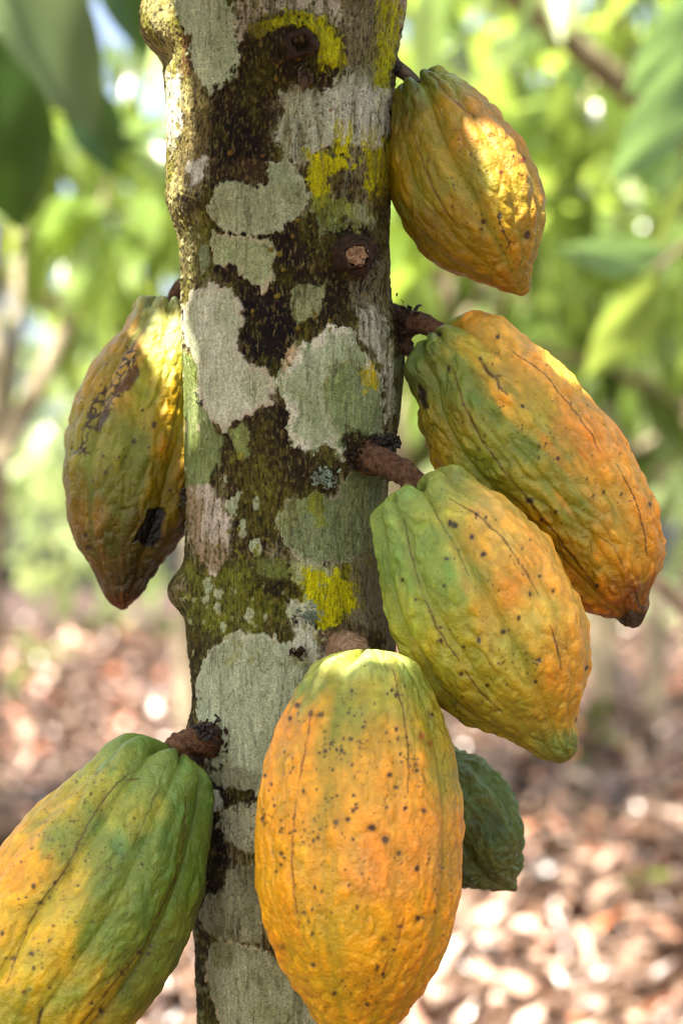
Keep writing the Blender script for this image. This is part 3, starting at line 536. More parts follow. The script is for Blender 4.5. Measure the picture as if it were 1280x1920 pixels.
patch([(345, 664), (366, 670), (380, 692), (378, 745), (398, 792), (424, 830), (420, 880), (398, 914), (352, 916)], (116, 130, 82), 3, 6, .97, dark=.35, c2=(104, 118, 70))
patch([(434, 812), (470, 800), (474, 830), (466, 865), (450, 850)], (118, 128, 80), 3, 6, .9)
patch([(524, 732), (534, 690), (545, 700), (560, 662), (596, 652), (612, 630), (650, 628), (668, 650), (690, 700), (716, 712), (716, 800), (704, 830), (702, 866), (640, 872), (625, 850), (592, 860), (566, 852), (543, 822), (552, 790), (534, 765)], (148, 160, 126), 2, 8, 1, rim=(200, 192, 178), rw=19, c2=(134, 148, 106), dark=.3)
patch([(612, 700), (640, 690), (712, 715), (714, 800), (700, 862), (640, 868), (618, 800), (605, 740)], (112, 126, 78), 3, 8, .9, rim=(146, 120, 84), rw=3, streak=.3, dark=.4)
patch([(532, 700), (552, 664), (570, 668), (552, 700), (535, 715)], (176, 150, 118), 2, 6, .7)
patch([(662, 602), (690, 584), (716, 596), (730, 640), (738, 780), (722, 800), (710, 705), (690, 672), (668, 652)], (164, 162, 146), 4, 12, .95, streak=.55, dark=.4)
patch([(722, 620), (756, 600), (758, 780), (738, 800), (728, 700)], (104, 116, 72), 5, 8, .9, streak=.2, dark=.4)
patch([(672, 700), (698, 690), (702, 735), (680, 738)], (176, 152, 30), 4, 9, .9, streak=.5)
patch([(522, 978), (545, 942), (590, 930), (632, 936), (640, 905), (655, 880), (690, 874), (718, 905), (724, 980), (706, 1022), (668, 1056), (600, 1064), (555, 1048), (530, 1012)], (112, 126, 86), 2, 7, 1, rim=(164, 152, 134), rw=6, c2=(122, 132, 88), streak=.2, dark=.4)
patch([(660, 1050), (715, 1020), (735, 1060), (740, 1230), (690, 1190), (650, 1180), (648, 1090)], (122, 114, 92), 4, 8, .95, streak=.35, dark=.4)
patch([(575, 940), (600, 935), (612, 985), (590, 990)], (124, 124, 44), 5, 10, .7, streak=.4)
patch([(540, 1050), (620, 1055), (640, 1080), (600, 1110), (550, 1090)], (150, 154, 116), 6, 12, .8, streak=.4)
patch([(572, 1078), (600, 1068), (655, 1080), (672, 1130), (640, 1150), (640, 1200), (600, 1200), (575, 1150)], (186, 178, 24), 5, 14, .95, streak=.35, lift=.7)
patch([(545, 1125), (590, 1130), (600, 1180), (640, 1185), (620, 1235), (570, 1230), (560, 1180)], (176, 178, 164), 5, 14, .9, streak=.4, dark=.4)
patch([(352, 916), (402, 914), (428, 942), (442, 1005), (440, 1052), (412, 1078), (382, 1060), (358, 1000)], (172, 158, 148), 4, 10, .95, streak=.5, c2=(150, 128, 110), dark=.5)
for cxy in [(442, 952, 15), (487, 948, 11), (486, 1026, 15), (462, 985, 8), (455, 930, 7), (420, 1112, 12), (392, 1125, 10), (398, 1098, 14), (415, 1135, 9), (478, 1148, 10), (505, 1154, 8), (425, 1170, 10), (520, 1190, 8), (550, 1145, 7), (462, 1002, 6), (575, 1000, 5), (430, 905, 6)]:
    a, b, r = cxy; patch([(a + r * math.cos(k * .9) * .85, b + r * math.sin(k * .9) * 1.1) for k in range(7)], (140, 150, 118), 1.6, 5, .92, rim=(156, 156, 128), rw=3)
patch([(496, 1048), (540, 1050), (556, 1072), (540, 1090), (500, 1086), (484, 1068)], (96, 104, 56), 5, 10, .8)
patch([(490, 1080), (540, 1092), (540, 1120), (500, 1120)], (44, 34, 22), 6, 10, .8, lift=0)
patch([(384, 1245), (400, 1212), (440, 1189), (500, 1184), (545, 1200), (562, 1232), (612, 1242), (700, 1260), (700, 1480), (490, 1480), (482, 1467), (430, 1462), (398, 1425), (386, 1380), (384, 1330), (378, 1290)], (148, 158, 132), 2, 7, 1, rim=(170, 168, 148), rw=8, c2=(138, 150, 122), dark=.28)
patch([(392, 1432), (440, 1420), (496, 1440), (490, 1468), (420, 1465)], (116, 122, 96), 3, 5, .85)
patch([(398, 1472), (420, 1470), (426, 1500), (410, 1512), (400, 1500)], (176, 184, 170), 2, 4, .95)
patch([(424, 1500), (500, 1480), (500, 1580), (440, 1575), (418, 1540)], (150, 152, 126), 3, 9, .95, dark=.6)
patch([(432, 1615), (470, 1600), (500, 1600), (500, 1745), (430, 1745), (388, 1735), (380, 1705), (396, 1660), (425, 1655)], (134, 136, 106), 2, 6, 1, c2=(118, 120, 88), dark=.5)
patch([(390, 1755), (430, 1742), (500, 1748), (620, 1870), (600, 1895), (540, 1905), (480, 1905), (445, 1918), (415, 1885), (392, 1820)], (146, 152, 120), 2, 7, 1, rim=(178, 160, 130), rw=7, c2=(128, 136, 98), dark=.35)
dots(3, 26, 350, 1720, 395, 1930, 4, 9, (110, 112, 74)); dots(4, 60, 340, 1050, 620, 1240, 2, 6, (132, 136, 96)); dots(5, 40, 410, 860, 530, 1050, 2, 5, (112, 108, 50)); dots(6, 50, 340, 440, 395, 900, 2, 5, (150, 146, 112))
dots(7, 30, 480, 440, 700, 640, 1.5, 4, (120, 104, 50)); dots(8, 25, 430, 110, 640, 330, 1.5, 4, (120, 92, 50))
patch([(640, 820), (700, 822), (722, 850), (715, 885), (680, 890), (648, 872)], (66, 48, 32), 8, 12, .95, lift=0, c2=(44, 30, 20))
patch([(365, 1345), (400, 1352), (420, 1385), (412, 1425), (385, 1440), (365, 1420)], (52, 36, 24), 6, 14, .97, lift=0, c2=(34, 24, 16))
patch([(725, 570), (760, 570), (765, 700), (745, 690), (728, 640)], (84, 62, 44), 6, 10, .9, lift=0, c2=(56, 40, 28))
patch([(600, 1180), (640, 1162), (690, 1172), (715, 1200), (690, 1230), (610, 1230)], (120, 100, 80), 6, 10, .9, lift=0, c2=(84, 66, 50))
fk = fbm(xx * 700, yy * 700, zc * 260, 91, 3); dk = (1 - .75 * lichen)
mixin(sst(.15, .5, fk) * .6 * dk, (140, 122, 82)); mixin(sst(.0, .5, nA + .3 * fk) * .35 * dk, (112, 106, 40)); mixin(sst(.15, .5, -fk) * .75 * dk, (26, 18, 10)); mixin(sst(.42, .6, nC * .6 + fk * .5) * .35 * dk, (150, 146, 110))
hl = np.abs(fbm(xx * 150, yy * 150, zc * 28, 92, 2)); mixin((1 - sst(.0, .030, hl)) * .5 * sst(.0, .3, nA + .15), (46, 36, 22))
Dt = disp + D2 + rings + (.65 - .35 * lichen.reshape(PY.shape)) * 1.9e-3 * (fis * .7 + .25) + (1 - .6 * lichen.reshape(PY.shape)) * .95e-3 * fine + ribs + 1.15e-3 * lichen.reshape(PY.shape)
XX = X0 + Dt * nx; YY = Y0 + Dt * ny
V = np.stack([XX, YY, zz + 0 * P], -1).reshape(-1, 3)
tree = empty('cacao_tree', (-.028, 0, 0), 'mottled cacao trunk patched with grey green lichen and yellow moss, in sharp focus', 'tree')
lum = col @ np.array((.3, .6, .1)); col = col * np.clip(.80 + 1.1 * lum, .80, 1.12)[:, None]; col = (lum[:, None] + 1.12 * (col - lum[:, None])) * np.array((.96, 1.02, .90))[None]; col = col * (.88 + .12 * sst(.02, .2, lum))[:, None]; gy = (col @ np.array((.33, .57, .10)))[:, None]; col = col + (gy * np.array((1.03, 1.02, .86)) - col) * .26 * (lichen * sst(.28, .5, col[:, 2] / (col[:, 0] + 1e-4)))[:, None]; col = col * (1 + lichen[:, None] * np.array((.50, .45, .46))[None])
link('trunk', mesh_np('trunk', V, grid_faces(len(rows), len(ph)), col=np.clip(col, .004, .9), extra={'crust': lichen}), BARK, tree)

# ------------------------------------------------------------------ tubes, stubs and stems
def tube(pts, rad, seg=28, sub=10, seed=0, amp=.06, freq=300, cap=True):
    pts = [np.array(p, float) for p in pts]; n = len(pts)
    ts = np.arange(n); tt = np.linspace(0, n - 1, (n - 1) * sub + 1)
    C = np.stack([pchip(ts, [p[k] for p in pts], tt) for k in range(3)], -1); r = pchip(ts, rad, tt)
    T = np.gradient(C, axis=0); T /= np.linalg.norm(T, axis=1)[:, None]
    up = np.array((.13, .31, .94)); U = np.cross(T, up); U /= np.linalg.norm(U, axis=1)[:, None] + 1e-9; Vv = np.cross(T, U)
    a = np.linspace(0, 2 * math.pi, seg, endpoint=False)
    rr = r[:, None]
    base = C[:, None] + rr[..., None] * (U[:, None] * np.cos(a)[None, :, None] + Vv[:, None] * np.sin(a)[None, :, None])
    nz = fbm(base[..., 0] * freq, base[..., 1] * freq, base[..., 2] * freq, seed, 2) * amp
    X = C[:, None] + (rr * (1 + nz))[..., None] * (U[:, None] * np.cos(a)[None, :, None] + Vv[:, None] * np.sin(a)[None, :, None])
    X = X.reshape(-1, 3); F = grid_faces(len(tt), seg)
    if cap:
        k = len(X); X = np.vstack([X, C[:1], C[-1:]]); m = len(tt)
        j = np.arange(seg); j2 = (j + 1) % seg
        F = np.vstack([F, np.stack([j2, j, np.full(seg, k), np.full(seg, k)], -1), np.stack([(m - 1) * seg + j, (m - 1) * seg + j2, np.full(seg, k + 1), np.full(seg, k + 1)], -1)])
    return X, F
def fixquads(V, F, **kw):
    """quads plus cap triangles (written with a doubled corner)"""
    me = bpy.data.meshes.new('m'); faces = [tuple(dict.fromkeys(int(i) for i in f)) for f in F]
    me.from_pydata([tuple(v) for v in V], [], faces); me.update()
    me.polygons.foreach_set('use_smooth', np.ones(len(me.polygons), bool)); me['world'] = 1
    return me
def add_tube(name, pts, rad, mat, parent, **kw):
    V, F = tube(pts, rad, **kw); o = link(name, fixquads(V, F), mat, parent); o.data.name = name; return o
def merge(parts):
    Vs, Fs, k = [], [], 0
    for V, F in parts: Vs.append(V); Fs.append(F + k); k += len(V)
    return np.vstack(Vs), np.vstack(Fs)
def w(px, py, d): return tuple(W(px, py, d))
K = S
add_tube('stem', [w(722, 100, D - .01), w(740, 124, D - .002), w(762, 140, D - .008), w(782, 160, D - .01)], [17 * K, 15 * K, 13 * K, 12 * K], STEMGREY, p1[0], seed=1)
add_tube('stem', [w(722, 640, D + .0), w(745, 608, D + .0), w(780, 605, D - .01), w(815, 618, D - .02), w(845, 640, D - .022)], [58 * K, 38 * K, 21 * K, 17 * K, 16 * K], STEM, p2[0], seed=2, amp=.2)
add_tube('stem', [w(668, 850, D - .026), w(692, 858, D - .041), w(735, 875, D - .058), w(768, 896, D - .07), w(790, 925, D - .072)], [37 * K, 30 * K, 23 * K, 21 * K, 23 * K], STEM, p3[0], seed=3, amp=.3)
add_tube('stem', [w(638, 1226, D - .034), w(646, 1216, D - .058), w(658, 1216, D - .082), w(672, 1240, D - .096)], [40 * K, 32 * K, 27 * K, 28 * K], STEMTAN, p4[0], seed=4, amp=.16)
add_tube('stem', [w(424, 1385, D - .022), w(392, 1386, D - .038), w(350, 1392, D - .05), w(322, 1412, D - .052)], [40 * K, 32 * K, 23 * K, 23 * K], STEM, p5[0], seed=5, amp=.34)
add_tube('stem', [w(720, 1360, D + .01), w(760, 1372, D + .015), w(800, 1400, D + .02), w(812, 1425, D + .02)], [26 * K, 20 * K, 17 * K, 16 * K], STEM, p6[0], seed=6)
add_tube('stem', [w(400, 520, D + .02), w(370, 525, D + .035), w(340, 540, D + .044), w(325, 570, D + .045)], [28 * K, 20 * K, 17 * K, 16 * K], STEM, p7[0], seed=7)

def flakes(name, px, py, d, n, spread, size, mat, parent, seed, zs=1.0, curl=.8):
    """ragged little scales or lichen lobes crowded at one spot"""
    r = np.random.default_rng(seed); parts = []
    for _ in range(n):
        c = np.array(w(px + r.normal() * spread * .45, py + r.normal() * spread * .45 * zs, d + r.normal() * .0022))
        a = r.normal(size=3); a /= np.linalg.norm(a); b = np.cross(a, r.normal(size=3)); b /= np.linalg.norm(b); m = np.cross(a, b)
        s = size * S * r.uniform(.5, 1.3); V = []
        for i in range(3):
            for j in range(4):
                u, v = i - 1, j / 3; wd = (1 - .55 * abs(v - .45)) * r.uniform(.7, 1.15)
                V.append(c + a * s * (v - .3) * 1.5 + b * s * u * .5 * wd + m * s * curl * (v * v * .6 + u * u * .25) * (1 if r.uniform() > .2 else -1) * .6)
        V = np.array(V); V2 = V + m * s * .10; F = []
        for i in range(2):
            for j in range(3):
                q = [i * 4 + j, i * 4 + j + 1, (i + 1) * 4 + j + 1, (i + 1) * 4 + j]; F.append(q); F.append([k + 12 for k in q[::-1]])
        ring = [0, 1, 2, 3, 7, 11, 10, 9, 8, 4]
        for k in range(10): a1, a2 = ring[k], ring[(k + 1) % 10]; F.append([a1, a1 + 12, a2 + 12, a2])
        parts.append((np.vstack([V, V2]), np.array(F)))
    V, F = merge(parts); return link(name, mesh_np(name, V, F, smooth=False), mat, parent)
flakes('bark_scale', 756, 588, D - .004, 34, 26, 11, SCALEBLK, tree, 1, .5)
flakes('bark_scale', 728, 826, D - .046, 44, 26, 10, SCALEBLK, tree, 2, .5)
flakes('bark_scale', 388, 1372, D - .052, 40, 26, 10, SCALEBLK, tree, 3, .7)
flakes('flower_cushion', 676, 856, D - .047, 120, 34, 7, STUB, tree, 21, 1.0)
flakes('flower_cushion', 404, 1388, D - .043, 130, 30, 7, STUB, tree, 22, 1.2)
flakes('flower_cushion', 744, 612, D - .018, 90, 26, 7, STUB, tree, 23, 1.6)
flakes('flower_cushion', 640, 1204, D - .058, 80, 36, 5, STEMTAN, tree, 24, .5)
flakes('bark_scale', 744, 128, D - .012, 14, 12, 9, SCALEBLK, tree, 4)
flakes('lichen_tuft', 742, 258, D - .012, 60, 18, 9, DARKTUFT, tree, 5, 1.2)
flakes('lichen_tuft', 606, 897, D - .0605, 110, 26, 6, CRUSTOSE, tree, 6, .7)
flakes('lichen_tuft', 385, 752, D - .032, 26, 12, 9, DARKTUFT, tree, 7, 1.1)
flakes('lichen_tuft', 580, 1152, D - .061, 70, 26, 5, CRUSTOSE, tree, 8, .8)
flakes('bark_scale', 560, 1222, D - .060, 16, 16, 8, STUB, tree, 9, .6)
flakes('lichen_tuft', 640, 425, D - .058, 60, 38, 5, simple('moss_lobes', lin((140, 150, 84)), lin((96, 104, 44)), 500, .9), tree, 10, .35)
flakes('lichen_tuft', 345, 935, D + .0, 30, 12, 7, DARKTUFT, tree, 11, 1.4)

def ring_stub(px, py, d, parts):
    """lathe about a line that points at the viewer: parts = [(radius px, height px towards viewer), ...]"""
    seg = 64; a = np.linspace(0, 2 * math.pi, seg, endpoint=False); V = []
    for i, (r, h) in enumerate(parts):
        rr = r * (1 + .34 * perlin(np.cos(a) * 1.3, np.sin(a) * 1.3, i * .16, 9) + .09 * perlin(np.cos(a) * 7, np.sin(a) * 7, i * .8, 19))
        hh = h + (4.5 if r > 3 else 0) * perlin(np.cos(a) * 4, np.sin(a) * 4, i * .7, 29)
        ox, oy = h * .22, h * .18
        V.append(np.stack([(px + ox + rr * np.cos(a) - 640) * S, (d - D) - hh * S, CZ + (HY - py - oy - rr * .9 * np.sin(a)) * S], -1))
    V = np.concatenate(V); return V, grid_faces(len(parts), seg)
k = lambda v: np.array([v[0], v[1], v[2]])
# knot near the top: a broken stub, hollow and splintered
s1 = ring_stub(562, 132, D - .0655, [(50, -16), (44, 0), (37, 8), (33, 9), (30, 20), (27, 31), (23, 38), (18, 37), (15, 28), (12, 14), (0.5, 10)])
stub = link('branch_stub', mesh_np('branch_stub', *s1), STUB, tree)
sp = []
for i in range(9):
    r = np.random.default_rng(40 + i); cxx, cyy = 572 + r.normal() * 7, 146 + r.normal() * 9
    V_, F_ = tube([w(cxx, cyy + 8, D - .066), w(cxx + r.normal() * 2, cyy - 4, D - .074), w(cxx + r.normal() * 3, cyy - 14 * r.uniform(.5, 1), D - .078 - .003 * r.uniform())], [4.5 * K, 4 * K, .8 * K], seg=7, sub=3, cap=False); sp.append((V_, F_))
link('splinter', mesh_np('splinter', *merge(sp)), DEADWOOD, stub).location = (0, 0, 0)
# second knot: a sawn branch with a pale face
s2 = ring_stub(664, 504, D - .058, [(42, -16), (38, -3), (33, 4), (31, 3), (28, 8), (26, 14), (24, 18), (21.5, 19), (19.5, 15.5)])
stub2 = link('branch_stub', mesh_np('branch_stub', *s2), STUB, tree)
s3 = ring_stub(664, 504, D - .058, [(20.5, 14), (18, 16.5), (12, 16), (6, 16.5), (.5, 15)])
link('cut_face', mesh_np('cut_face', *s3), CUTWOOD, stub2).location = (0, 0, 0)

# ------------------------------------------------------------------ leaves
def leaf_shape(L, Wd, droop=.3, fold=.25, wave=.05, n=9, seed=0, m=4):
    """a cacao leaf: blade along +x, drooping, folded along the midrib, pointed tip"""
    r = np.random.default_rng(seed); V = []; ph0 = r.uniform(0, 6)
    for i in range(n + 1):
        t = i / n; wd = Wd * .5 * (math.sin(math.pi * t**.85)**.75) * (1 - .35 * t**5) if 0 < t < 1 else .0008
        ang = -droop * t * 1.4; x_ = L * (t * (1 - .12 * droop * t)); z_ = -L * droop * t * t * .7
        for j in range(-m // 2, m // 2 + 1):
            u = j / (m / 2); zz_ = z_ + abs(u) * wd * fold + wave * wd * math.sin(9 * t + ph0 + j)
            V.append((x_, u * wd * math.cos(fold), zz_))
    F = grid_faces(n + 1, m + 1, wrap=False); return np.array(V), F
def rot(V, az, pitch, rl):
    M = Matrix.Rotation(az, 3, 'Z') @ Matrix.Rotation(pitch, 3, 'Y') @ Matrix.Rotation(rl, 3, 'X'); return V @ np.array(M).T
LV = [leaf_shape(1, .36, dr, fo, .08, 5, s, 2) for s, (dr, fo) in enumerate([(.2, .3), (.45, .2), (.7, .35), (.9, .3), (.35, .15)])]
def crown_mesh(name, r, n, cen, rad, size, hang=.5, clumps=14, flat=.75):
    cs = [np.array(cen) + np.array([r.normal() * rad * .55, r.normal() * rad * .55, r.normal() * rad * flat * .5]) for _ in range(clumps)]
    parts = []
    for i in range(n):
        c = cs[r.integers(clumps)]; o = r.normal(size=3) * rad * .21
        V, F = LV[r.integers(len(LV))]; s = size * r.uniform(.6, 1.25)
        parts.append((rot(V * s, r.uniform(0, 2 * math.pi), r.normal() * .45 + hang, r.normal() * .5) + c + o, F))
    V, F = merge(parts); return mesh_np(name, V, F, world=False), cs
def bg_tree(seed, h, rad, n, leafmat, size=.26, lo=1.0):
    r = np.random.default_rng(seed); cen = (0, 0, h * .72)
    cm, cs = crown_mesh('crown', r, n, cen, rad, size, clumps=10)
    parts = []; lean = r.normal() * .1
    fork = np.array((lean, r.normal() * .1, h * .38))
    parts.append(tube([(0, 0, -.05), (lean * .3, 0, h * .15), tuple(fork)], [.075, .062, .052], seg=14, sub=6, freq=9, amp=.2, cap=False))
    for c in cs[:9]: 
        mid = (fork + c) / 2 + r.normal(size=3) * .12
        parts.append(tube([tuple(fork), tuple(mid), tuple(c)], [.038, .025, .008], seg=8, sub=5, freq=9, amp=.2, cap=False))
    tm = mesh_np('trunk', *merge(parts), world=False); tm.materials.append(OLDBARK); cm.materials.append(leafmat)
    return tm, cm
def place_tree(meshes, x_, y_, rz, sc_, label, group):
    t = empty('cacao_tree', (x_, y_, 0), label, 'tree', group); t.rotation_euler.z = rz; t.scale = (sc_,) * 3
    for nm, me in zip(('trunk', 'crown'), meshes):
        o = bpy.data.objects.new(nm, me); COL.objects.link(o); o.parent = t
    return t
def at(px, d): return (px - 640) * S * d / D, d - D
types = [bg_tree(1, 3.4, 1.35, 330, LEAF, .34), bg_tree(2, 3.8, 1.5, 370, LEAF, .34), bg_tree(3, 3.1, 1.25, 300, LEAF, .33), bg_tree(4, 4.6, 1.9, 430, LEAFFAR, .38)]
GB = 'blurred cacao trees of the plantation behind'
TREES = [  # photo column of the foot, distance from the lens, type, turn, scale, label
    (-40, 8.0, 0, .3, 1.0, 'out of focus tree at the far left edge, its dark stem nearest behind the pods'),
    (352, 14.0, 1, 4.0, 1.0, 'blurred tree with its stem just left of the sharp trunk'),
    (1003, 12.0, 2, 2.4, 1.0, 'blurred tree with a green grey stem under the green tip of a pod'),
    (1225, 15.5, 1, .9, 1.0, 'blurred tree at the right edge below the black-tipped pod'),
    (800, 9.2, 0, 5.2, 1.05, 'blurred leafy tree right behind the top right pod'),
    (1110, 20.0, 3, 3.3, 1.0, 'hazy tree far off behind the gap between trunk and right edge'),
    (-260, 9.5, 1, 2.2, 1.0, 'blurred tree reaching in with its crown from beyond the left edge'),
    (1560, 9.0, 2, 5.9, 1.05, 'blurred tree reaching in with its crown from beyond the right edge'),
    (905, 26.0, 3, 2.0, 1.1, 'smallest hazy tree in the distance right of the trunk'),
    (1290, 27.0, 3, 4.4, 1.1, 'smallest hazy tree in the distance at the right edge'),
    (1620, 6.0, 0, 3.0, 1.25, 'blurred tree added beyond the right edge to shade the leaf litter'),  # this and the next tree are added for their shade
    (1750, 7.5, 1, 1.2, 1.3, 'farther blurred tree added beyond the right edge to shade the litter'),
    (1130, 16.0, 3, 5.1, 1.35, 'tall pale tree filling the gap right of the highest orange pod'),
    (470, 10.5, 0, 3.6, 1.0, 'blurred tree hidden behind the sharp trunk with its crown spreading left')]
for px, d, ty, rz, s_, lb in TREES:
    place_tree(types[ty], *at(px, d), rz, s_, lb, GB)

for q, (x_, y_, ty, lb) in enumerate([(-1.9, -3.6, 1, 'unseen cacao tree added behind the viewer to the left'), (1.7, -3.2, 0, 'unseen cacao tree added behind the viewer to the right'), (-3.4, -.6, 2, 'unseen cacao tree added beyond the left edge, level with the sharp trunk'), (3.3, -.3, 1, 'unseen cacao tree added beyond the right edge, level with the sharp trunk')]):  # out-of-view trees added to block low sky light
    place_tree(types[ty], x_, y_, q * 1.7, 1.0, lb, GB)

# far woods: one unreadable mass
r = np.random.default_rng(99); parts = []
for i in range(4200):
    V_, F_ = LV[r.integers(5)]; d_ = r.uniform(32, 44); px_ = r.uniform(-500, 1800); zc_ = abs(r.normal()) * 2.2 + r.uniform(0, 3.4)
    if perlin(np.array([px_ / 190]), np.array([zc_ * .5]), np.array([0.3]), 5)[0] < -.12: continue
    X_, Y_ = at(px_, d_); parts.append((rot(V_ * r.uniform(.4, .9), r.uniform(0, 6.28), r.normal() * .5 + .4, r.normal() * .5) + np.array((X_, Y_, zc_)), F_))
tag(link('far_woods', mesh_np('far_woods', *merge(parts), world=False), LEAFFAR), 'pale green wood in the far distance', 'woods', None, 'stuff')

# ------------------------------------------------------------------ ground and litter
gx = np.linspace(-1, 1, 130); gx = np.sign(gx) * np.abs(gx)**2.4 * 160; GX, GY = np.meshgrid(gx, gx + 6, indexing='ij')
GZ = (.05 * fbm(GX * .8, GY * .8, 0 * GX, 3, 3) * np.clip(1 - np.hypot(GX, GY - 6) / 60, 0, 1))
ng = len(gx); Fg = grid_faces(ng, ng, wrap=False)[:, ::-1]
tag(link('ground', mesh_np('ground', np.stack([GX, GY, GZ], -1).reshape(-1, 3), Fg, world=False), SOIL), 'brown forest floor strewn with dry leaves', None, None, 'structure')
def dryleaf(seed):
    r = np.random.default_rng(seed); V, F = leaf_shape(1, .42, r.uniform(-.5, .6), r.uniform(-.7, .9), .25, 6, seed, 4); V[:, 2] += .25 * V[:, 0]**2 * r.normal() * .6; return V, F
DL = [dryleaf(i) for i in range(8)]
r = np.random.default_rng(5); parts = []
for i in range(15000):
    d_ = 4.2 + 40 * r.uniform()**2.4; px_ = r.uniform(-250, 1530); V_, F_ = DL[r.integers(8)]
    X_, Y_ = at(px_, d_)
    z0 = .02 + .05 * float(r.uniform()); s_ = r.uniform(.06, .17) * (1 + max(0, d_ - 9) * .07)
    parts.append((rot(V_ * s_, r.uniform(0, 6.28), r.normal() * .35, r.normal() * .5) + np.array((X_, Y_, z0)), F_))
LT = merge(parts)
tag(link('leaf_litter', mesh_np('leaf_litter', *LT, world=False), LITTER), 'dry brown and pinkish leaves covering the forest floor', 'leaf litter', None, 'stuff')
# seedlings
def seedling(px, d, h, n, label, seed, mat=LEAF):
    X_, Y_ = at(px, d); t = empty('seedling', (X_, Y_, 0), label, 'seedling'); r = np.random.default_rng(seed); parts = []
    for i in range(n):
        V_, F_ = LV[r.integers(5)]; parts.append((rot(V_ * h * .55 * r.uniform(.7, 1.2), i * 2.4, -.2 + r.normal() * .3, r.normal() * .3) + np.array((0, 0, h * r.uniform(.5, 1))), F_))
    m1 = mesh_np('leaves', *merge(parts), world=False); m1.materials.append(mat); o = bpy.data.objects.new('leaves', m1); COL.objects.link(o); o.parent = t
    m2 = mesh_np('stem', *tube([(0, 0, -.01), (.01, 0, h * .5), (0, .01, h)], [.007, .005, .003], seg=8, sub=4, cap=False), world=False); m2.materials.append(STEMGREY); o = bpy.data.objects.new('stem', m2); COL.objects.link(o); o.parent = t
seedling(1100, 11.0, .34, 9, 'yellow green seedling in the litter near the green tip of a pod', 1)
seedling(1212, 6.6, .16, 5, 'small green seedling low in the litter at the right', 2)
seedling(62, 16, .5, 10, 'blurred green seedling on the litter at the far left', 3)

# ------------------------------------------------------------------ big blurred leaves close behind, on drooping branches
def big_leaf(base, tip, wd, d, mat, parent, seed, twist=.3):
    """one large blade from base to tip (photo points), wd photo px wide at distance d"""
    b = np.array(w(*base, d)); t_ = np.array(w(*tip, d + .06)); ax = t_ - b; L = np.linalg.norm(ax); ax /= L
    side = np.cross(ax, (0, 1, 0)); side /= np.linalg.norm(side); nrm = np.cross(side, ax)
    side, nrm = side * math.cos(twist) + nrm * math.sin(twist), nrm * math.cos(twist) - side * math.sin(twist)
    V, F = leaf_shape(L, wd * S * d / D / math.cos(twist), .25, .25, .06, 24, seed, 8)
    V = b + V[:, :1] * ax + V[:, 1:2] * side - V[:, 2:3] * nrm
    return link('leaf', mesh_np('leaf', V, F), mat, parent)
br = empty('leafy_branch', W(-60, -120, 3.3), 'branch of broad dark green leaves hanging into the top left corner', 'branch')
add_tube('twig', [w(-160, -180, 3.3), w(-40, -60, 3.3), w(90, -50, 3.25), w(230, -120, 3.25)], [.008, .007, .006, .004], STEMGREY, br, seed=61, seg=10)
big_leaf((-30, 90), (48, 446), 200, 3.1, LEAFNEAR, br, 1, .2)
big_leaf((-10, -90), (215, 245), 190, 3.3, LEAFDARK, br, 2, .5)
big_leaf((-80, 20), (-10, 300), 160, 3.4, LEAFNEAR, br, 3, .3)
big_leaf((190, -110), (300, 110), 120, 3.8, LEAFNEAR, br, 4, .5)
big_leaf((120, 150), (240, 330), 110, 3.9, LEAFNEAR, br, 5, .6)
br2 = empty('leafy_branch', W(1380, -60, 3.6), 'branch of pale shiny leaves hanging into the top right corner', 'branch')
add_tube('twig', [w(1480, -140, 3.6), w(1380, -20, 3.6), w(1300, 60, 3.6), w(1290, 130, 3.6)], [.008, .007, .006, .004], STEMGREY, br2, seed=62, seg=10)
big_leaf((1330, 60), (1165, 375), 130, 3.6, LEAFPALE, br2, 6, .5)
big_leaf((1330, -40), (1190, 200), 110, 4.0, LEAFPALE, br2, 7, .6)
br3 = empty('leafy_branch', W(1300, 430, 4.2), 'twig with two green leaves at the right edge above the black-tipped pod', 'branch')
add_tube('twig', [w(1400, 380, 4.4), w(1310, 440, 4.4), w(1225, 505, 4.4)], [.006, .005, .004], STEMGREY, br3, seed=63, seg=10)
big_leaf((1235, 505), (1105, 735), 110, 4.4, LEAF, br3, 8, .4)
big_leaf((1250, 470), (1030, 490), 70, 4.6, LEAFPALE, br3, 9, .7)
lia = empty('fallen_branch', W(1290, 1130, 4.2), 'thin dark branch curving in at the right edge below the black-tipped pod', 'branch')
add_tube('limb', [w(1195, 1060, 4.3), w(1240, 1098, 4.2), w(1285, 1150, 4.2), w(1340, 1260, 4.1), w(1400, 1500, 4.1), w(1440, 1840, 4.1)], [.006, .010, .012, .014, .015, .016], STUB, lia, seed=64, seg=10)

# ------------------------------------------------------------------ sun, sky and unseen leaves added overhead for shade
SUN_EL, SUN_AZ = R(60), None
to_sun = Vector((-.30, -.36, 0)).normalized() * math.cos(SUN_EL) + Vector((0, 0, math.sin(SUN_EL)))
sl = bpy.data.lights.new('sun', 'SUN'); so = bpy.data.objects.new('sun', sl); COL.objects.link(so)
so.rotation_euler = to_sun.to_track_quat('Z', 'Y').to_euler(); so.location = (-3, -3, 8)
sl.energy = 5.0; sl.angle = R(.53); sl.color = (1, .955, .88)
wd_ = bpy.data.worlds.new('World'); sc.world = wd_; wd_.use_nodes = True; nt = wd_.node_tree
sky = nt.nodes.new('ShaderNodeTexSky'); sky.sky_type = 'NISHITA'; sky.sun_disc = False
sky.sun_elevation = SUN_EL; sky.sun_rotation = math.atan2(to_sun.x, to_sun.y)
sky.air_density = .6; sky.dust_density = 6.0; sky.ozone_density = 1.0
bg = nt.nodes['Background']; bg.inputs['Strength'].default_value = .15
nt.links.new(sky.outputs[0], bg.inputs['Color'])

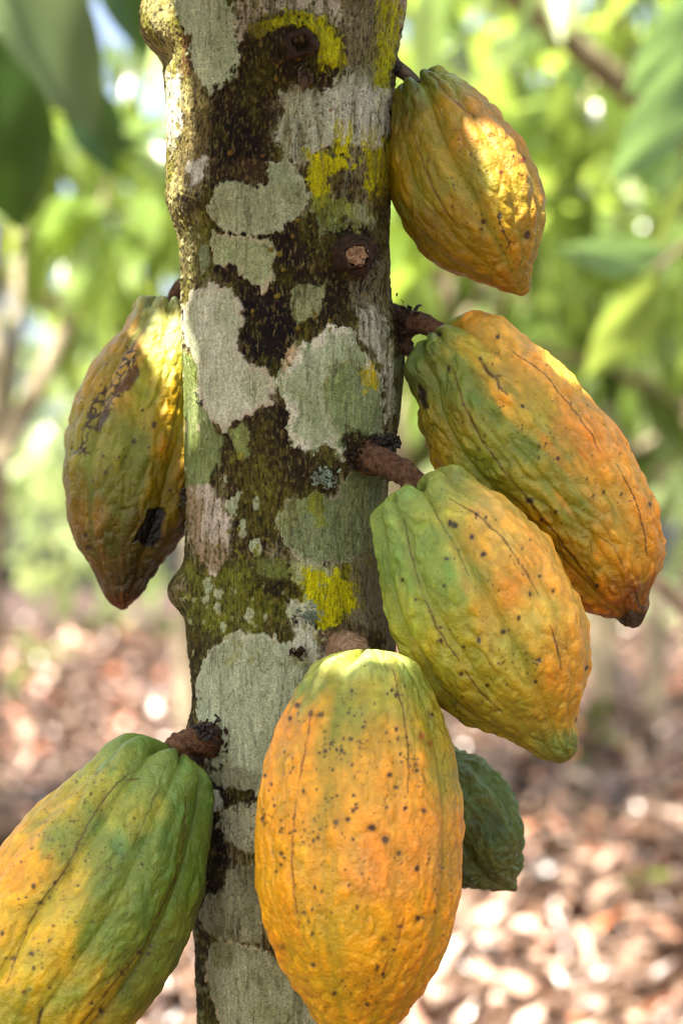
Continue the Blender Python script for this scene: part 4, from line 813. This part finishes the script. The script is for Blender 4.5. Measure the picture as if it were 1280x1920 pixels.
# unseen overhead leaves, added to shade all but the spots listed here
U_ = np.array(to_sun.cross(Vector((0, 1, 0))).normalized()); V__ = np.cross(np.array(to_sun), U_)
def uv(px, py, d):
    p = np.array(W(px, py, d)); return p @ U_, p @ V__
LIT = [(318, 110, D - .03, 30), (325, 200, D - .03, 30), (330, 290, D - .03, 30), (335, 370, D - .02, 26), (300, 40, D - .02, 26),
       (310, 575, D - .0, 40), (320, 650, D, 28), (350, 740, D - .03, 8),
       (975, 270, D - .06, 18), (985, 350, D - .06, 28), (985, 440, D - .06, 20), (660, 1225, D - .12, 18), (715, 1225, D - .12, 16)]
lits = [(*uv(a, b, c), r_ * S) for a, b, c, r_ in LIT]
r = np.random.default_rng(21); parts = []; c0 = np.array(W(600, 900, D)); cu, cv = c0 @ U_, c0 @ V__
cands = 0
for i in range(4200):
    u = cu + r.uniform(-.42, .42); v = cv + r.uniform(-.42, .42); L = r.uniform(.09, .20) if i < 900 else r.uniform(.04, .10); wd2 = L * .36; an = r.uniform(0, math.pi)
    ok = True
    for (lu, lv, lr) in lits:
        du, dv = lu - u, lv - v; a_ = du * math.cos(an) + dv * math.sin(an); b_ = -du * math.sin(an) + dv * math.cos(an)
        if (a_ / (L / 2 + lr))**2 + (b_ / (wd2 / 2 + lr))**2 < 1: ok = False; break
    if not ok: continue
    hgt_ = r.uniform(.62, 1.35)
    ctr = U_ * u + V__ * v + np.array(to_sun) * (c0 @ np.array(to_sun) + hgt_)
    pk, pj = proj(ctr[None]); 
    if pj[0] > -190: ctr = ctr + np.array(to_sun) * .35
    ax = U_ * math.cos(an) + V__ * math.sin(an); sd = -U_ * math.sin(an) + V__ * math.cos(an); nn = np.array(to_sun)
    V_, F_ = leaf_shape(L, wd2, .15, .2, .05, 8, i, 4)
    tl = r.normal() * .25
    V_ = ctr + (V_[:, :1] - L / 2) * ax + V_[:, 1:2] * (sd * math.cos(tl) + nn * math.sin(tl)) + V_[:, 2:3] * nn
    parts.append((V_, F_)); cands += 1
print('overhead leaves', cands)
link('crown', mesh_np('crown', *merge(parts)), LEAFNEAR, tree)  # leaf screen added out of view to shape the dapple

# ------------------------------------------------------------------ output
sc.view_settings.view_transform = 'Standard'; sc.view_settings.look = 'None'; sc.view_settings.use_white_balance = True; sc.view_settings.white_balance_temperature = 6800; sc.view_settings.gamma = 1
sc.view_settings.exposure = 2.25
sc.render.engine = 'CYCLES'
sc.cycles.use_denoising = True
sc.cycles.filter_width = 1.1; sc.cycles.max_bounces = 7; sc.cycles.diffuse_bounces = 4; sc.cycles.transmission_bounces = 4; sc.cycles.transparent_max_bounces = 6
sc.cycles.sample_clamp_indirect = 8
